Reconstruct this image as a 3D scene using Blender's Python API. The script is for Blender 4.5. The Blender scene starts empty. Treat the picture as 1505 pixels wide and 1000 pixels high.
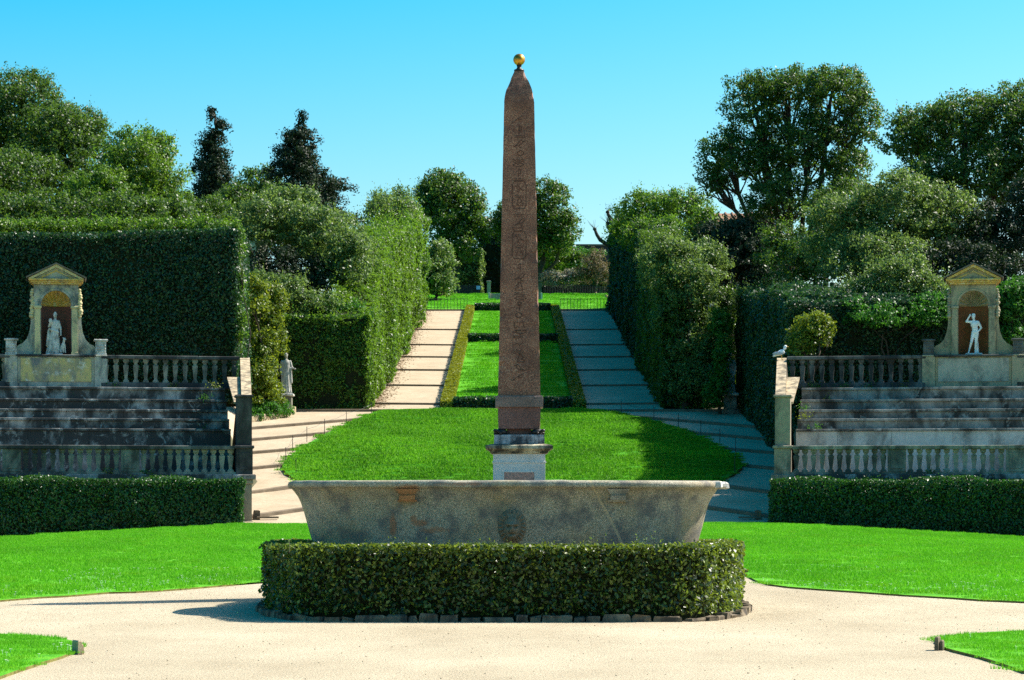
import bpy, bmesh, math, random
import numpy as np
from mathutils import Vector, Matrix

# ------------------------------------------------------------------ camera, sky, sun, exposure
SC = bpy.context.scene
F, CX, YH, EYE = 3780.0, 752.5, 740.0, 1.65          # focal length in photo pixels, axis, horizon row, eye height
cam_d = bpy.data.cameras.new('camera')
cam_d.sensor_width = 36.0
cam_d.lens = 36.0 * F / 1505.0
cam_d.shift_y = (YH - 500.0) / 1505.0
cam_d.clip_start, cam_d.clip_end = 0.5, 3000.0
cam = bpy.data.objects.new('camera', cam_d)
SC.collection.objects.link(cam)
cam.location = (0, 0, EYE)
cam.rotation_euler = (math.radians(90), 0, 0)
SC.camera = cam

SUN_EL = math.radians(47.0)
SUN_BACK = math.radians(22.0)                          # the sun stands to the right and a little behind the obelisk
SUN_DIR = Vector((math.cos(SUN_EL) * math.cos(SUN_BACK), math.cos(SUN_EL) * math.sin(SUN_BACK), math.sin(SUN_EL)))
world = bpy.data.worlds.new('World'); SC.world = world; world.use_nodes = True
wn = world.node_tree; wn.nodes.clear()
sky = wn.nodes.new('ShaderNodeTexSky'); sky.sky_type = 'NISHITA'; sky.sun_disc = False
sky.sun_elevation = SUN_EL
sky.sun_rotation = math.atan2(SUN_DIR.x, SUN_DIR.y)
sky.altitude = 100; sky.air_density = 1.0; sky.dust_density = 2.0; sky.ozone_density = 1.2
hs = wn.nodes.new('ShaderNodeHueSaturation'); hs.inputs['Saturation'].default_value = 2.0; hs.inputs['Hue'].default_value = 0.475; hs.inputs['Value'].default_value = 1.0
bg = wn.nodes.new('ShaderNodeBackground'); bg.inputs['Strength'].default_value = 0.10
wo = wn.nodes.new('ShaderNodeOutputWorld')
wn.links.new(sky.outputs[0], hs.inputs['Color']); wn.links.new(hs.outputs[0], bg.inputs[0]); wn.links.new(bg.outputs[0], wo.inputs[0])
sun_d = bpy.data.lights.new('sun', 'SUN'); sun_d.energy = 5.0; sun_d.angle = math.radians(0.5); sun_d.color = (1.0, 0.94, 0.84)
sun = bpy.data.objects.new('sun', sun_d); SC.collection.objects.link(sun)
sun.rotation_euler = SUN_DIR.to_track_quat('Z', 'Y').to_euler(); sun.location = (60, 60, 80)
vs = SC.view_settings
vs.view_transform = 'Standard'; vs.look = 'None'; vs.gamma = 1.0; vs.use_curve_mapping = False; vs.exposure = 1.06
SC.cycles.max_bounces = 6; SC.cycles.diffuse_bounces = 3; SC.cycles.glossy_bounces = 2; SC.cycles.transmission_bounces = 3; SC.cycles.transparent_max_bounces = 4
SC.cycles.use_denoising = False

# ------------------------------------------------------------------ helpers
R = np.random.default_rng(7)
random.seed(7)
COL = SC.collection
ORG = {}

def P(px, py, d):
    return np.array([(px - CX) / F * d, d, EYE + (YH - py) / F * d])

def sstep(a, b, x):
    t = np.clip((x - a) / (b - a), 0, 1)
    return t * t * (3 - 2 * t)

SL, Y0, YR, YT = 0.1424, 88.0, 123.6, 195.0
def H(x, y):
    x = np.asarray(x, float); y = np.asarray(y, float); ax = np.abs(x)
    court = np.maximum(0, 0.0192 * (y - 36)) - 0.05 * np.clip(ax - 9, 0, 10) * sstep(58, 82, y)
    path = 1.0 + SL * (y - Y0)
    top = 1.0 + SL * (YT - Y0) + 0.17 * np.clip(y - YT, 0, 13) + 0.03 * np.clip(y - YT - 13, 0, 120)
    mid = np.where(y < Y0, court, np.where(y < YT, path, top))
    side = 5.6 + 0.1064 * (np.clip(y, 95, YT) - 95) + np.where(y > YT, top - (1.0 + SL * (YT - Y0)), 0)
    w = np.where(y < 97.5, sstep(9.9, 11.0, ax), sstep(12.5, 16, ax)) * sstep(90.5, 95, y)
    return mid * (1 - w) + side * w

def G(px, py):
    """photo pixel -> point on the court (below the terraces) or on the slope plane"""
    d = F * EYE / (py - YH) if py > 912 else None
    if d is None:
        d = 8849.0 / (py - 667.4)
        if d > 88: d = 49820.0 / (py - 201.7)
    return ((px - CX) / F * d, d)
def GS(px, py):
    d = 49820.0 / (py - 201.7)
    return ((px - CX) / F * d, d)

def _h(ix, iy, iz, s):
    n = (ix * 374761393 + iy * 668265263 + iz * 2147483647 + s * 144665) & 0xffffffff
    n = ((n ^ (n >> 13)) * 1274126177) & 0xffffffff
    return ((n ^ (n >> 16)) & 0xffff) / 65535.0
def vnoise(p, s=0):
    p = np.asarray(p, float); i = np.floor(p).astype(np.int64); f = p - i; f = f * f * (3 - 2 * f)
    r = 0
    for a in (0, 1):
        for b in (0, 1):
            for c in (0, 1):
                w = (f[:, 0] if a else 1 - f[:, 0]) * (f[:, 1] if b else 1 - f[:, 1]) * (f[:, 2] if c else 1 - f[:, 2])
                r = r + w * _h(i[:, 0] + a, i[:, 1] + b, i[:, 2] + c, s)
    return r * 2 - 1
def nrm(a):
    return a / np.maximum(1e-9, np.linalg.norm(a, axis=1, keepdims=True))

def meshdata(name, V, Fc, mat=None, smooth=False):
    me = bpy.data.meshes.new(name)
    me.from_pydata([tuple(map(float, v)) for v in V], [], [tuple(map(int, f)) for f in Fc])
    if mat: me.materials.append(mat)
    if smooth: me.polygons.foreach_set('use_smooth', [True] * len(me.polygons))
    me.update()
    return me

def link(name, data, parent=None, loc=(0, 0, 0), rotz=0.0):
    o = bpy.data.objects.new(name, data); COL.objects.link(o)
    if parent is not None:
        o.parent = parent
        po = ORG.get(parent.name, Vector((0, 0, 0)))
        o.location = Vector(loc) - po
        ORG[o.name] = Vector(loc)
    else:
        o.location = loc
        ORG[o.name] = Vector(loc)
    o.rotation_euler = (0, 0, rotz)
    return o

def thing(name, label, cat, loc=(0, 0, 0), group=None):
    o = link(name, None, None, tuple(map(float, loc)))
    o.empty_display_size = 0.3
    tag(o, label, cat, group)
    return o
def tag(o, label=None, cat=None, group=None, kind=None):
    if label: o['label'] = label
    if cat: o['category'] = cat
    if group: o['group'] = group
    if kind: o['kind'] = kind
    return o

def part(name, V, Fc, mat, parent=None, smooth=False):
    """mesh given in world coordinates, parented to (and stored relative to) its thing"""
    V = np.asarray(V, float)
    if parent is not None:
        po = ORG[parent.name]; V = V - np.array(po)
        o = link(name, meshdata(name, V, Fc, mat, smooth), parent, po)
    else:
        o = link(name, meshdata(name, V, Fc, mat, smooth))
    return o

class MB:
    def __init__(s): s.V = []; s.F = []
    def add(s, V, Fc):
        n = len(s.V); s.V.extend([tuple(v) for v in V]); s.F.extend([tuple(i + n for i in f) for f in Fc]); return s
    def box(s, c, size, rz=0.0, taper=1.0, bev=0.0):
        x, y, z = [q / 2 for q in size]; V = []
        b = bev
        if b > 0:
            lay = [(-z, x - b, y - b), (-z + b, x, y), (z - b, x * taper, y * taper), (z, (x - b) * taper, (y - b) * taper)]
        else:
            lay = [(-z, x, y), (z, x * taper, y * taper)]
        ca, sa = math.cos(rz), math.sin(rz)
        for zz, xx, yy in lay:
            for sx, sy in ((-1, -1), (1, -1), (1, 1), (-1, 1)):
                V.append((c[0] + sx * xx * ca - sy * yy * sa, c[1] + sx * xx * sa + sy * yy * ca, c[2] + zz))
        Fc = [(3, 2, 1, 0)]
        for k in range(len(lay) - 1):
            for i in range(4):
                j = (i + 1) % 4; Fc.append((k * 4 + i, k * 4 + j, k * 4 + 4 + j, k * 4 + 4 + i))
        m = (len(lay) - 1) * 4
        Fc.append((m, m + 1, m + 2, m + 3))
        return s.add(V, Fc)
    def tube(s, pts, rad, n=8, caps=True):
        pts = [np.array(p, float) for p in pts]; V = []; Fc = []
        for k, p in enumerate(pts):
            t = pts[min(k + 1, len(pts) - 1)] - pts[max(k - 1, 0)]; t = t / max(1e-9, np.linalg.norm(t))
            u = np.cross(t, (0, 0, 1.0) if abs(t[2]) < 0.9 else (1.0, 0, 0)); u /= np.linalg.norm(u); w = np.cross(t, u)
            r = rad[k] if hasattr(rad, '__len__') else rad
            for i in range(n):
                a = 2 * math.pi * i / n; V.append(p + r * (math.cos(a) * u + math.sin(a) * w))
        for k in range(len(pts) - 1):
            for i in range(n):
                j = (i + 1) % n; Fc.append((k * n + i, k * n + j, k * n + n + j, k * n + n + i))
        if caps:
            Fc.append(tuple(reversed(range(n)))); Fc.append(tuple(range((len(pts) - 1) * n, len(pts) * n)))
        return s.add(V, Fc)
    def ell(s, c, r, nu=12, nv=8):
        V = []; Fc = []
        for j in range(nv + 1):
            th = math.pi * j / nv
            for i in range(nu):
                a = 2 * math.pi * i / nu
                V.append((c[0] + r[0] * math.sin(th) * math.cos(a), c[1] + r[1] * math.sin(th) * math.sin(a), c[2] + r[2] * math.cos(th)))
        for j in range(nv):
            for i in range(nu):
                k = (i + 1) % nu; Fc.append((j * nu + i, (j + 1) * nu + i, (j + 1) * nu + k, j * nu + k))
        return s.add(V, Fc)
    def prism(s, outline, axis_fn, a, b):
        """outline of 2D points, axis_fn(p, t) -> world point, from t=a to t=b"""
        n = len(outline)
        V = [axis_fn(p, a) for p in outline] + [axis_fn(p, b) for p in outline]
        Fc = [tuple(range(n)), tuple(reversed(range(n, 2 * n)))]
        for i in range(n):
            j = (i + 1) % n; Fc.append((i, i + n, j + n, j))
        return s.add(V, Fc)
    def rings(s, rings, closed=True, cap0=False, cap1=False):
        n = len(rings[0]); V = [p for r in rings for p in r]; Fc = []
        for k in range(len(rings) - 1):
            for i in range(n if closed else n - 1):
                j = (i + 1) % n; Fc.append((k * n + i, k * n + j, k * n + n + j, k * n + n + i))
        if cap0: Fc.append(tuple(reversed(range(n))))
        if cap1: Fc.append(tuple(range((len(rings) - 1) * n, len(rings) * n)))
        return s.add(V, Fc)
    def build(s, name, mat, parent=None, smooth=False):
        return part(name, s.V, s.F, mat, parent, smooth)
    def mesh(s, name, mat, smooth=False):
        return meshdata(name, s.V, s.F, mat, smooth)

# ------------------------------------------------------------------ materials
def newmat(name):
    m = bpy.data.materials.new(name); m.use_nodes = True
    t = m.node_tree; b = t.nodes['Principled BSDF']
    return m, t, b
def ramp(t, fac, stops):
    r = t.nodes.new('ShaderNodeValToRGB'); e = r.color_ramp.elements
    while len(e) < len(stops): e.new(0.5)
    for q, (p, c) in zip(e, stops): q.position = p; q.color = (*c, 1) if len(c) == 3 else c
    t.links.new(fac, r.inputs[0]); return r.outputs[0]
def noise(t, scale, detail=4, rough=0.55, vec=None, dist=0.0):
    n = t.nodes.new('ShaderNodeTexNoise'); n.inputs['Scale'].default_value = scale; n.inputs['Detail'].default_value = detail
    n.inputs['Roughness'].default_value = rough; n.inputs['Distortion'].default_value = dist
    if vec is None: vec = t.nodes.new('ShaderNodeNewGeometry').outputs['Position']
    t.links.new(vec, n.inputs['Vector']); return n.outputs['Fac']
def stretch(t, sx, sy, sz):
    g = t.nodes.new('ShaderNodeNewGeometry'); m = t.nodes.new('ShaderNodeMapping'); m.inputs['Scale'].default_value = (sx, sy, sz)
    t.links.new(g.outputs['Position'], m.inputs['Vector']); return m.outputs[0]
def mix(t, fac, a, b, mode='MIX'):
    m = t.nodes.new('ShaderNodeMix'); m.data_type = 'RGBA'; m.blend_type = mode
    for k, v in ((0, fac), (6, a), (7, b)):
        if isinstance(v, (int, float)): m.inputs[k].default_value = v
        elif isinstance(v, (tuple, list)): m.inputs[k].default_value = (*v, 1) if len(v) == 3 else v
        else: t.links.new(v, m.inputs[k])
    return m.outputs[2]
def bump(t, b, h, strength=0.4, dist=0.02):
    n = t.nodes.new('ShaderNodeBump'); n.inputs['Strength'].default_value = strength; n.inputs['Distance'].default_value = dist
    t.links.new(h, n.inputs['Height']); t.links.new(n.outputs[0], b.inputs['Normal'])
def math_(t, op, a, b=None, clamp=False):
    m = t.nodes.new('ShaderNodeMath'); m.operation = op; m.use_clamp = clamp
    for k, v in ((0, a), (1, b)):
        if v is None: continue
        if isinstance(v, (int, float)): m.inputs[k].default_value = v
        else: t.links.new(v, m.inputs[k])
    return m.outputs[0]

def leaf_mat(name, dark, mid, light, trans=0.32, rough=0.42, spec=0.45, patch=None):
    m, t, b = newmat(name)
    a = t.nodes.new('ShaderNodeAttribute'); a.attribute_name = 'rnd'
    c = ramp(t, a.outputs['Fac'], [(0.0, dark), (0.55, mid), (1.0, light)])
    n = noise(t, 0.35, 3)
    c = mix(t, ramp(t, n, [(0.35, (0, 0, 0)), (0.7, (0.55, 0.55, 0.55))]), c, patch if patch else mid)
    b.inputs['Roughness'].default_value = rough; b.inputs['Specular IOR Level'].default_value = spec
    t.links.new(c, b.inputs['Base Color'])
    tr = t.nodes.new('ShaderNodeBsdfTranslucent')
    c2 = mix(t, 0.5, c, (light[0] * 1.3, light[1] * 1.3, light[2] * 0.6)); t.links.new(c2, tr.inputs[0])
    ms = t.nodes.new('ShaderNodeMixShader'); ms.inputs[0].default_value = trans
    out = t.nodes['Material Output']
    t.links.new(b.outputs[0], ms.inputs[1]); t.links.new(tr.outputs[0], ms.inputs[2]); t.links.new(ms.outputs[0], out.inputs[0])
    return m

M = {}
M['l_box'] = leaf_mat('leaf_laurel', (.004, .018, .004), (.020, .070, .009), (.25, .34, .05), .36, .38, .5, (.045, .065, .010))
M['l_front'] = leaf_mat('leaf_box_hedge', (.005, .032, .006), (.013, .080, .012), (.05, .17, .02), .28, .4, .45, (.035, .065, .014))
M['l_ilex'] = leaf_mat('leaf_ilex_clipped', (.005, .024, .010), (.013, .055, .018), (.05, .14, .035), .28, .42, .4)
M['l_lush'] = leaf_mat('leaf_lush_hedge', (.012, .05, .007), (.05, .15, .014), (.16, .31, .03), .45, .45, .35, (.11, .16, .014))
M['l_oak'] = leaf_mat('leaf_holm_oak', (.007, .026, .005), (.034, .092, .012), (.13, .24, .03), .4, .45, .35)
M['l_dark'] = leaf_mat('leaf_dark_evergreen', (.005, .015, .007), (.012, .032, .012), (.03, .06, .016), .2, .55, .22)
M['l_olive'] = leaf_mat('leaf_grey_green', (.016, .05, .014), (.07, .145, .036), (.22, .33, .09), .42, .45, .35)
M['l_yellow'] = leaf_mat('leaf_yellow_green', (.02, .06, .008), (.07, .16, .014), (.26, .32, .025), .42, .45, .35, (.11, .16, .012))
M['l_bright'] = leaf_mat('leaf_fresh_green', (.012, .06, .008), (.035, .15, .014), (.09, .27, .03), .4, .5, .3)
M['l_low'] = leaf_mat('leaf_parterre_box', (.06, .10, .006), (.16, .20, .010), (.28, .30, .02), .3, .5, .3)
M['l_brown'] = leaf_mat('leaf_dry_shrub', (.06, .045, .02), (.13, .10, .05), (.22, .18, .10), .2, .6, .2)
M['l_grey'] = leaf_mat('leaf_silver_shrub', (.06, .07, .05), (.14, .15, .11), (.30, .30, .24), .25, .5, .3)

def simple(name, col, rough=0.8, spec=0.3, metal=0.0, var=0.25, scale=6.0, bmp=0.2):
    m, t, b = newmat(name)
    n = noise(t, scale, 5)
    c = ramp(t, n, [(0.3, tuple(q * (1 - var) for q in col)), (0.7, tuple(min(1, q * (1 + var)) for q in col))])
    t.links.new(c, b.inputs['Base Color']); b.inputs['Roughness'].default_value = rough; b.inputs['Specular IOR Level'].default_value = spec; b.inputs['Metallic'].default_value = metal
    if bmp: bump(t, b, noise(t, scale * 6, 4), bmp, 0.01)
    return m
M['twig'] = simple('twig_core', (.018, .022, .010), .95, .05)
M['bark'] = simple('bark', (.07, .055, .04), .9, .1, var=.4, scale=4)
M['bark_pale'] = simple('bark_pale', (.20, .16, .12), .9, .1, var=.3, scale=5)
M['iron'] = simple('iron', (.025, .025, .027), .6, .4, var=.2, bmp=0)
M['bronze'] = simple('dark_bronze', (.035, .032, .028), .45, .5, .6, .3, 12)
M['gold'] = simple('gilt_copper', (.50, .25, .035), .42, .5, .85, .5, 7, .2)
M['marble_grey'] = simple('shade_grey_marble', (.36, .35, .31), .8, .2, 0, .35, 6, .3)  # darker marble: the shade on the path statues is put into the colour
M['mask'] = simple('dark_carved_granite', (.21, .175, .12), .75, .3, 0, .3, 20, .3)
M['marble_white'] = simple('white_marble', (.80, .81, .81), .6, .35, 0, .1, 5, .15)
M['gull'] = simple('gull_white', (.8, .8, .8), .7, .2, 0, .1, 20, 0)
M['gull_grey'] = simple('gull_grey', (.35, .37, .4), .7, .2, 0, .1, 20, 0)
M['beak'] = simple('beak', (.6, .35, .05), .5, .3, 0, .1, 20, 0)

def gravel():
    m, t, b = newmat('pale_gravel')
    n1 = noise(t, 0.35, 6, .65, stretch(t, 1, .5, 1)); n2 = noise(t, 14, 5, .7); n3 = noise(t, 45, 3, .8)
    c = ramp(t, n1, [(0.3, (.36, .30, .195)), (0.65, (.56, .48, .335))])
    c = mix(t, ramp(t, n2, [(0.28, (1, 1, 1)), (0.5, (0, 0, 0))]), c, (.34, .27, .18))
    c = mix(t, ramp(t, n3, [(0.38, (1, 1, 1)), (0.50, (0, 0, 0))]), c, (.21, .175, .125))
    c = mix(t, ramp(t, n3, [(0.56, (0, 0, 0)), (0.68, (.7, .7, .7))]), c, (.72, .64, .50))
    t.links.new(c, b.inputs['Base Color']); b.inputs['Roughness'].default_value = .95; b.inputs['Specular IOR Level'].default_value = .1
    bump(t, b, n3, .7, .03)
    return m
M['gravel'] = gravel()
def pathm():
    m, t, b = newmat('compacted_path')
    n1 = noise(t, 0.6, 5, .6); n2 = noise(t, 6, 5, .7)
    c = ramp(t, n1, [(0.3, (.36, .29, .195)), (0.7, (.47, .39, .275))])
    c = mix(t, ramp(t, n2, [(0.3, (.7, .7, .7)), (0.5, (0, 0, 0))]), c, (.28, .215, .14))
    t.links.new(c, b.inputs['Base Color']); b.inputs['Roughness'].default_value = .95; b.inputs['Specular IOR Level'].default_value = .1
    bump(t, b, n2, .5, .03)
    return m
M['path'] = pathm()
def soil():
    m, t, b = newmat('soil_and_leaf_litter')
    n = noise(t, 1.2, 6, .65)
    c = ramp(t, n, [(0.3, (.035, .045, .012)), (0.55, (.075, .065, .03)), (0.75, (.05, .10, .015))])
    t.links.new(c, b.inputs['Base Color']); b.inputs['Roughness'].default_value = 1; bump(t, b, n, .6, .1)
    return m
M['soil'] = soil()
def turf(name, a, bb, cc, sc=0.6):
    m, t, b = newmat(name)
    n1 = noise(t, sc, 4, .6); n2 = noise(t, sc * 9, 5, .7, stretch(t, 1, .45, 1))
    c = ramp(t, n1, [(0.3, a), (0.7, bb)])
    c = mix(t, ramp(t, n2, [(0.35, (.8, .8, .8)), (0.6, (0, 0, 0))]), c, cc)
    t.links.new(c, b.inputs['Base Color']); b.inputs['Roughness'].default_value = .9; b.inputs['Specular IOR Level'].default_value = .15
    bump(t, b, noise(t, sc * 40, 4, .7), .8, .04)
    return m
M['turf'] = turf('mown_turf', (.07, .33, .006), (.12, .42, .010), (.04, .22, .005))
M['turf_rough'] = turf('rough_turf', (.055, .28, .007), (.10, .37, .010), (.025, .15, .005), 1.2)
def blade_mat(name, d, l):
    m, t, b = newmat(name)
    a = t.nodes.new('ShaderNodeAttribute'); a.attribute_name = 'rnd'
    c = ramp(t, a.outputs['Fac'], [(0, d), (1, l)])
    n = noise(t, 0.30, 3, .6, stretch(t, 1, .5, 1))
    nb = noise(t, 0.9, 5, .7)
    c = mix(t, ramp(t, nb, [(.52, (0, 0, 0)), (.72, (.5, .5, .5))]), c, (d[0] * 3.2, d[1] * 1.15, d[2] * 2))
    c = mix(t, ramp(t, n, [(.38, (.45, .45, .45)), (.62, (0, 0, 0))]), c, tuple(q * .72 for q in d))
    t.links.new(c, b.inputs['Base Color']); b.inputs['Roughness'].default_value = .6; b.inputs['Specular IOR Level'].default_value = .2
    tr = t.nodes.new('ShaderNodeBsdfTranslucent'); t.links.new(c, tr.inputs[0])
    ms = t.nodes.new('ShaderNodeMixShader'); ms.inputs[0].default_value = .4
    t.links.new(b.outputs[0], ms.inputs[1]); t.links.new(tr.outputs[0], ms.inputs[2]); t.links.new(ms.outputs[0], t.nodes['Material Output'].inputs[0])
    return m
M['blade'] = blade_mat('grass_blades', (.075, .34, .005), (.20, .56, .018))
M['blade_rough'] = blade_mat('rough_grass_blades', (.025, .17, .004), (.26, .62, .02))
for _m in ('blade', 'turf'):
    _t = M[_m].node_tree; _w = _t.nodes.new('ShaderNodeTexWave'); _w.inputs['Scale'].default_value = .42; _w.inputs['Distortion'].default_value = 3.0; _w.inputs['Detail'].default_value = 2.0; _w.inputs['Detail Scale'].default_value = .35
    _w.bands_direction = 'Y'; _g = _t.nodes.new('ShaderNodeNewGeometry'); _mp = _t.nodes.new('ShaderNodeMapping'); _mp.inputs['Rotation'].default_value = (0, 0, .25); _t.links.new(_g.outputs['Position'], _mp.inputs['Vector']); _t.links.new(_mp.outputs[0], _w.inputs['Vector'])
    _b = _t.nodes['Principled BSDF']; _src = _b.inputs['Base Color'].links[0].from_socket
    _c = mix(_t, ramp(_t, _w.outputs['Fac'], [(.3, (.0, .0, .0)), (.7, (.30, .30, .30))]), _src, (.16, .40, .02)); _t.links.new(_c, _b.inputs['Base Color'])
M['daisy'] = simple('daisy_white', (.8, .8, .72), .8, .2, 0, .05, 5, 0)
M['edge'] = simple('dry_turf_edge', (.15, .14, .045), 1, .05, 0, .4, 8, .5)

def stone(name, light, dark, stain, amount=0.5, moss=None, sc=1.0, rough=.9):
    """weathered stone: light body, blotchy black stain that runs down, optional lichen colour"""
    m, t, b = newmat(name)
    v = stretch(t, 1, 1, .55)
    n1 = noise(t, 1.1 * sc, 6, .62, v, .4); n2 = noise(t, 5 * sc, 6, .7); n3 = noise(t, 30 * sc, 4, .7)
    c = ramp(t, n2, [(0.3, dark), (0.7, light)])
    k = 0.68 - 0.42 * amount
    c = mix(t, ramp(t, n1, [(k - .10, (0, 0, 0)), (k + .10, (.95, .95, .95))]), c, stain)
    if moss:
        n4 = noise(t, 2.3 * sc, 6, .7, None, .6)
        c = mix(t, ramp(t, n4, [(.55, (0, 0, 0)), (.68, (.8, .8, .8))]), c, moss)
    t.links.new(c, b.inputs['Base Color']); b.inputs['Roughness'].default_value = rough; b.inputs['Specular IOR Level'].default_value = .2
    bump(t, b, n3, .5, .012)
    return m
M['marble'] = stone('weathered_marble', (.68, .66, .61), (.50, .48, .43), (.20, .19, .165), .30, None, 5, .75)
M['tier_l'] = stone('blackened_stone', (.50, .48, .44), (.27, .26, .24), (.034, .032, .03), .62, (.52, .50, .46))
M['tier_r'] = stone('grey_stone', (.36, .345, .31), (.21, .20, .18), (.035, .033, .03), .42, (.42, .40, .36))
M['bal'] = stone('balustrade_stone', (.36, .35, .27), (.20, .195, .155), (.05, .048, .04), .42)
M['bal_dark'] = stone('dark_balustrade_stone', (.20, .20, .18), (.11, .11, .10), (.03, .03, .03), .55)
M['coping'] = stone('lichen_coping', (.55, .44, .28), (.36, .28, .17), (.10, .085, .06), .35, (.62, .54, .40), 2.5)
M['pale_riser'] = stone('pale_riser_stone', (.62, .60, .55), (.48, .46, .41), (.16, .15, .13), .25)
M['pillar_l'] = stone('dark_pillar_stone', (.13, .13, .125), (.06, .06, .06), (.025, .025, .025), .5)
M['pillar_r'] = stone('tan_pillar_stone', (.34, .30, .215), (.22, .19, .14), (.06, .055, .045), .35)
M['stucco_l'] = stone('grey_stucco', (.50, .48, .38), (.33, .32, .27), (.09, .10, .10), .28, (.55, .47, .24), 2.2)
M['stucco_r'] = stone('tan_stucco', (.42, .36, .23), (.30, .26, .17), (.10, .09, .07), .2, None, 2.2)
M['ochre'] = stone('ochre_stucco', (.72, .50, .14), (.50, .31, .07), (.25, .20, .12), .25, (.70, .66, .50), 3)
M['cream'] = stone('cream_stucco', (.66, .56, .30), (.50, .42, .22), (.25, .22, .15), .2, None, 3)
M['panel_l'] = stone('peeling_yellow_plaster', (.62, .48, .17), (.50, .40, .18), (.16, .17, .17), .33, (.72, .70, .60), 1.6)
M['panel_r'] = stone('grey_plaster', (.44, .42, .34), (.36, .34, .27), (.14, .13, .11), .25, None, 1.6)
M['red_l'] = simple('faded_maroon_plaster', (.15, .065, .05), .9, .1, 0, .15, 5)
M['red_r'] = simple('rust_red_plaster', (.22, .085, .035), .9, .1, 0, .2, 5)
M['roof_tile'] = simple('grey_roof_slab', (.15, .13, .10), .9, .1, 0, .3, 5)
M['terracotta'] = simple('terracotta_tiles', (.26, .15, .095), .9, .1, 0, .3, 2)
M['house'] = simple('house_plaster', (.40, .36, .28), .9, .1, 0, .2, 1)
M['dark_wall'] = simple('dark_garden_wall', (.06, .055, .05), .9, .1, 0, .3, 1.5)
M['step'] = simple('step_kerb_stone', (.17, .135, .095), .95, .1, 0, .3, 2)
M['kerb'] = stone('kerb_stone', (.27, .21, .13), (.15, .12, .08), (.05, .042, .032), .5, None, 3)
M['wood_dark'] = simple('dark_timber', (.05, .035, .028), .8, .2, 0, .3, 4)
M['bench_wood'] = simple('grey_bench_slats', (.36, .33, .28), .8, .2, 0, .2, 6)
M['sign'] = simple('pale_blue_board', (.45, .60, .75), .5, .3, 0, .05, 3, 0)
M['pinkstone'] = simple('speckled_pink_marble', (.45, .25, .20), .6, .3, 0, .35, 25, .1)

def obelisk_mat(name, a, bb, c_, top=0.0):
    m, t, b = newmat(name)
    n1 = noise(t, 48, 3, .95); n2 = noise(t, 2.2, 5, .6); n3 = noise(t, 25, 4, .8)
    c = ramp(t, n1, [(0.36, a), (0.5, bb), (0.64, c_)])
    c = mix(t, ramp(t, n2, [(.35, (.6, .6, .6)), (.6, (0, 0, 0))]), c, tuple(q * .62 for q in a))
    t.links.new(c, b.inputs['Base Color']); b.inputs['Roughness'].default_value = .6; b.inputs['Specular IOR Level'].default_value = .35
    bump(t, b, n3, .35, .01)
    return m
M['granite_red'] = obelisk_mat('red_granite', (.105, .038, .022), (.225, .095, .052), (.48, .29, .18))
M['granite_dark'] = obelisk_mat('dark_red_granite', (.11, .05, .038), (.185, .085, .066), (.30, .17, .14))
M['granite_slab'] = obelisk_mat('grey_red_granite', (.11, .07, .055), (.22, .15, .12), (.36, .27, .22))
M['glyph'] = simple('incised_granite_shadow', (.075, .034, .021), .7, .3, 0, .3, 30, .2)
M['ped'] = stone('white_pedestal_marble', (.74, .72, .68), (.60, .58, .54), (.42, .40, .37), .1, None, 2)
M['ped_stain'] = stone('streaked_marble', (.66, .66, .66), (.48, .49, .50), (.03, .035, .04), .45, None, 3.5)
M['ped_cornice'] = stone('lichened_cornice', (.60, .56, .42), (.44, .38, .22), (.04, .036, .03), .45, None, 3.0)
# ------------------------------------------------------------------ the setting: ground, gravel, lawns, paths
def struct(o):
    o['kind'] = 'structure'; return o

def sheet(name, poly, zfun, step, mat, parent=None, skirt=0.0, skirt_mat=None):
    bm = bmesh.new()
    vs_ = [bm.verts.new((x, y, 0)) for x, y in poly]
    bm.faces.new(vs_); bmesh.ops.triangulate(bm, faces=bm.faces[:])
    a = np.array(poly)
    for ax in (0, 1):
        lo, hi = a[:, ax].min(), a[:, ax].max(); n = int((hi - lo) / step)
        for k in range(1, n + 1):
            co = [0, 0, 0]; no = [0, 0, 0]; co[ax] = lo + k * step; no[ax] = 1
            bmesh.ops.bisect_plane(bm, geom=bm.verts[:] + bm.edges[:] + bm.faces[:], dist=1e-5, plane_co=co, plane_no=no)
    xy = np.array([v.co[:2] for v in bm.verts]); z = zfun(xy[:, 0], xy[:, 1])
    for v, q in zip(bm.verts, z): v.co.z = q
    bmesh.ops.recalc_face_normals(bm, faces=bm.faces[:])
    if sum(f.normal.z for f in bm.faces) < 0: bmesh.ops.reverse_faces(bm, faces=bm.faces[:])
    if skirt:
        be = [e for e in bm.edges if e.is_boundary]
        r = bmesh.ops.extrude_edge_only(bm, edges=be)
        for g in r['geom']:
            if isinstance(g, bmesh.types.BMVert): g.co.z -= skirt
            if isinstance(g, bmesh.types.BMFace): g.material_index = 1
    me = bpy.data.meshes.new(name); bm.to_mesh(me); bm.free()
    me.materials.append(mat)
    if skirt: me.materials.append(skirt_mat or M['edge'])
    return link(name, me, parent)

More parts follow.
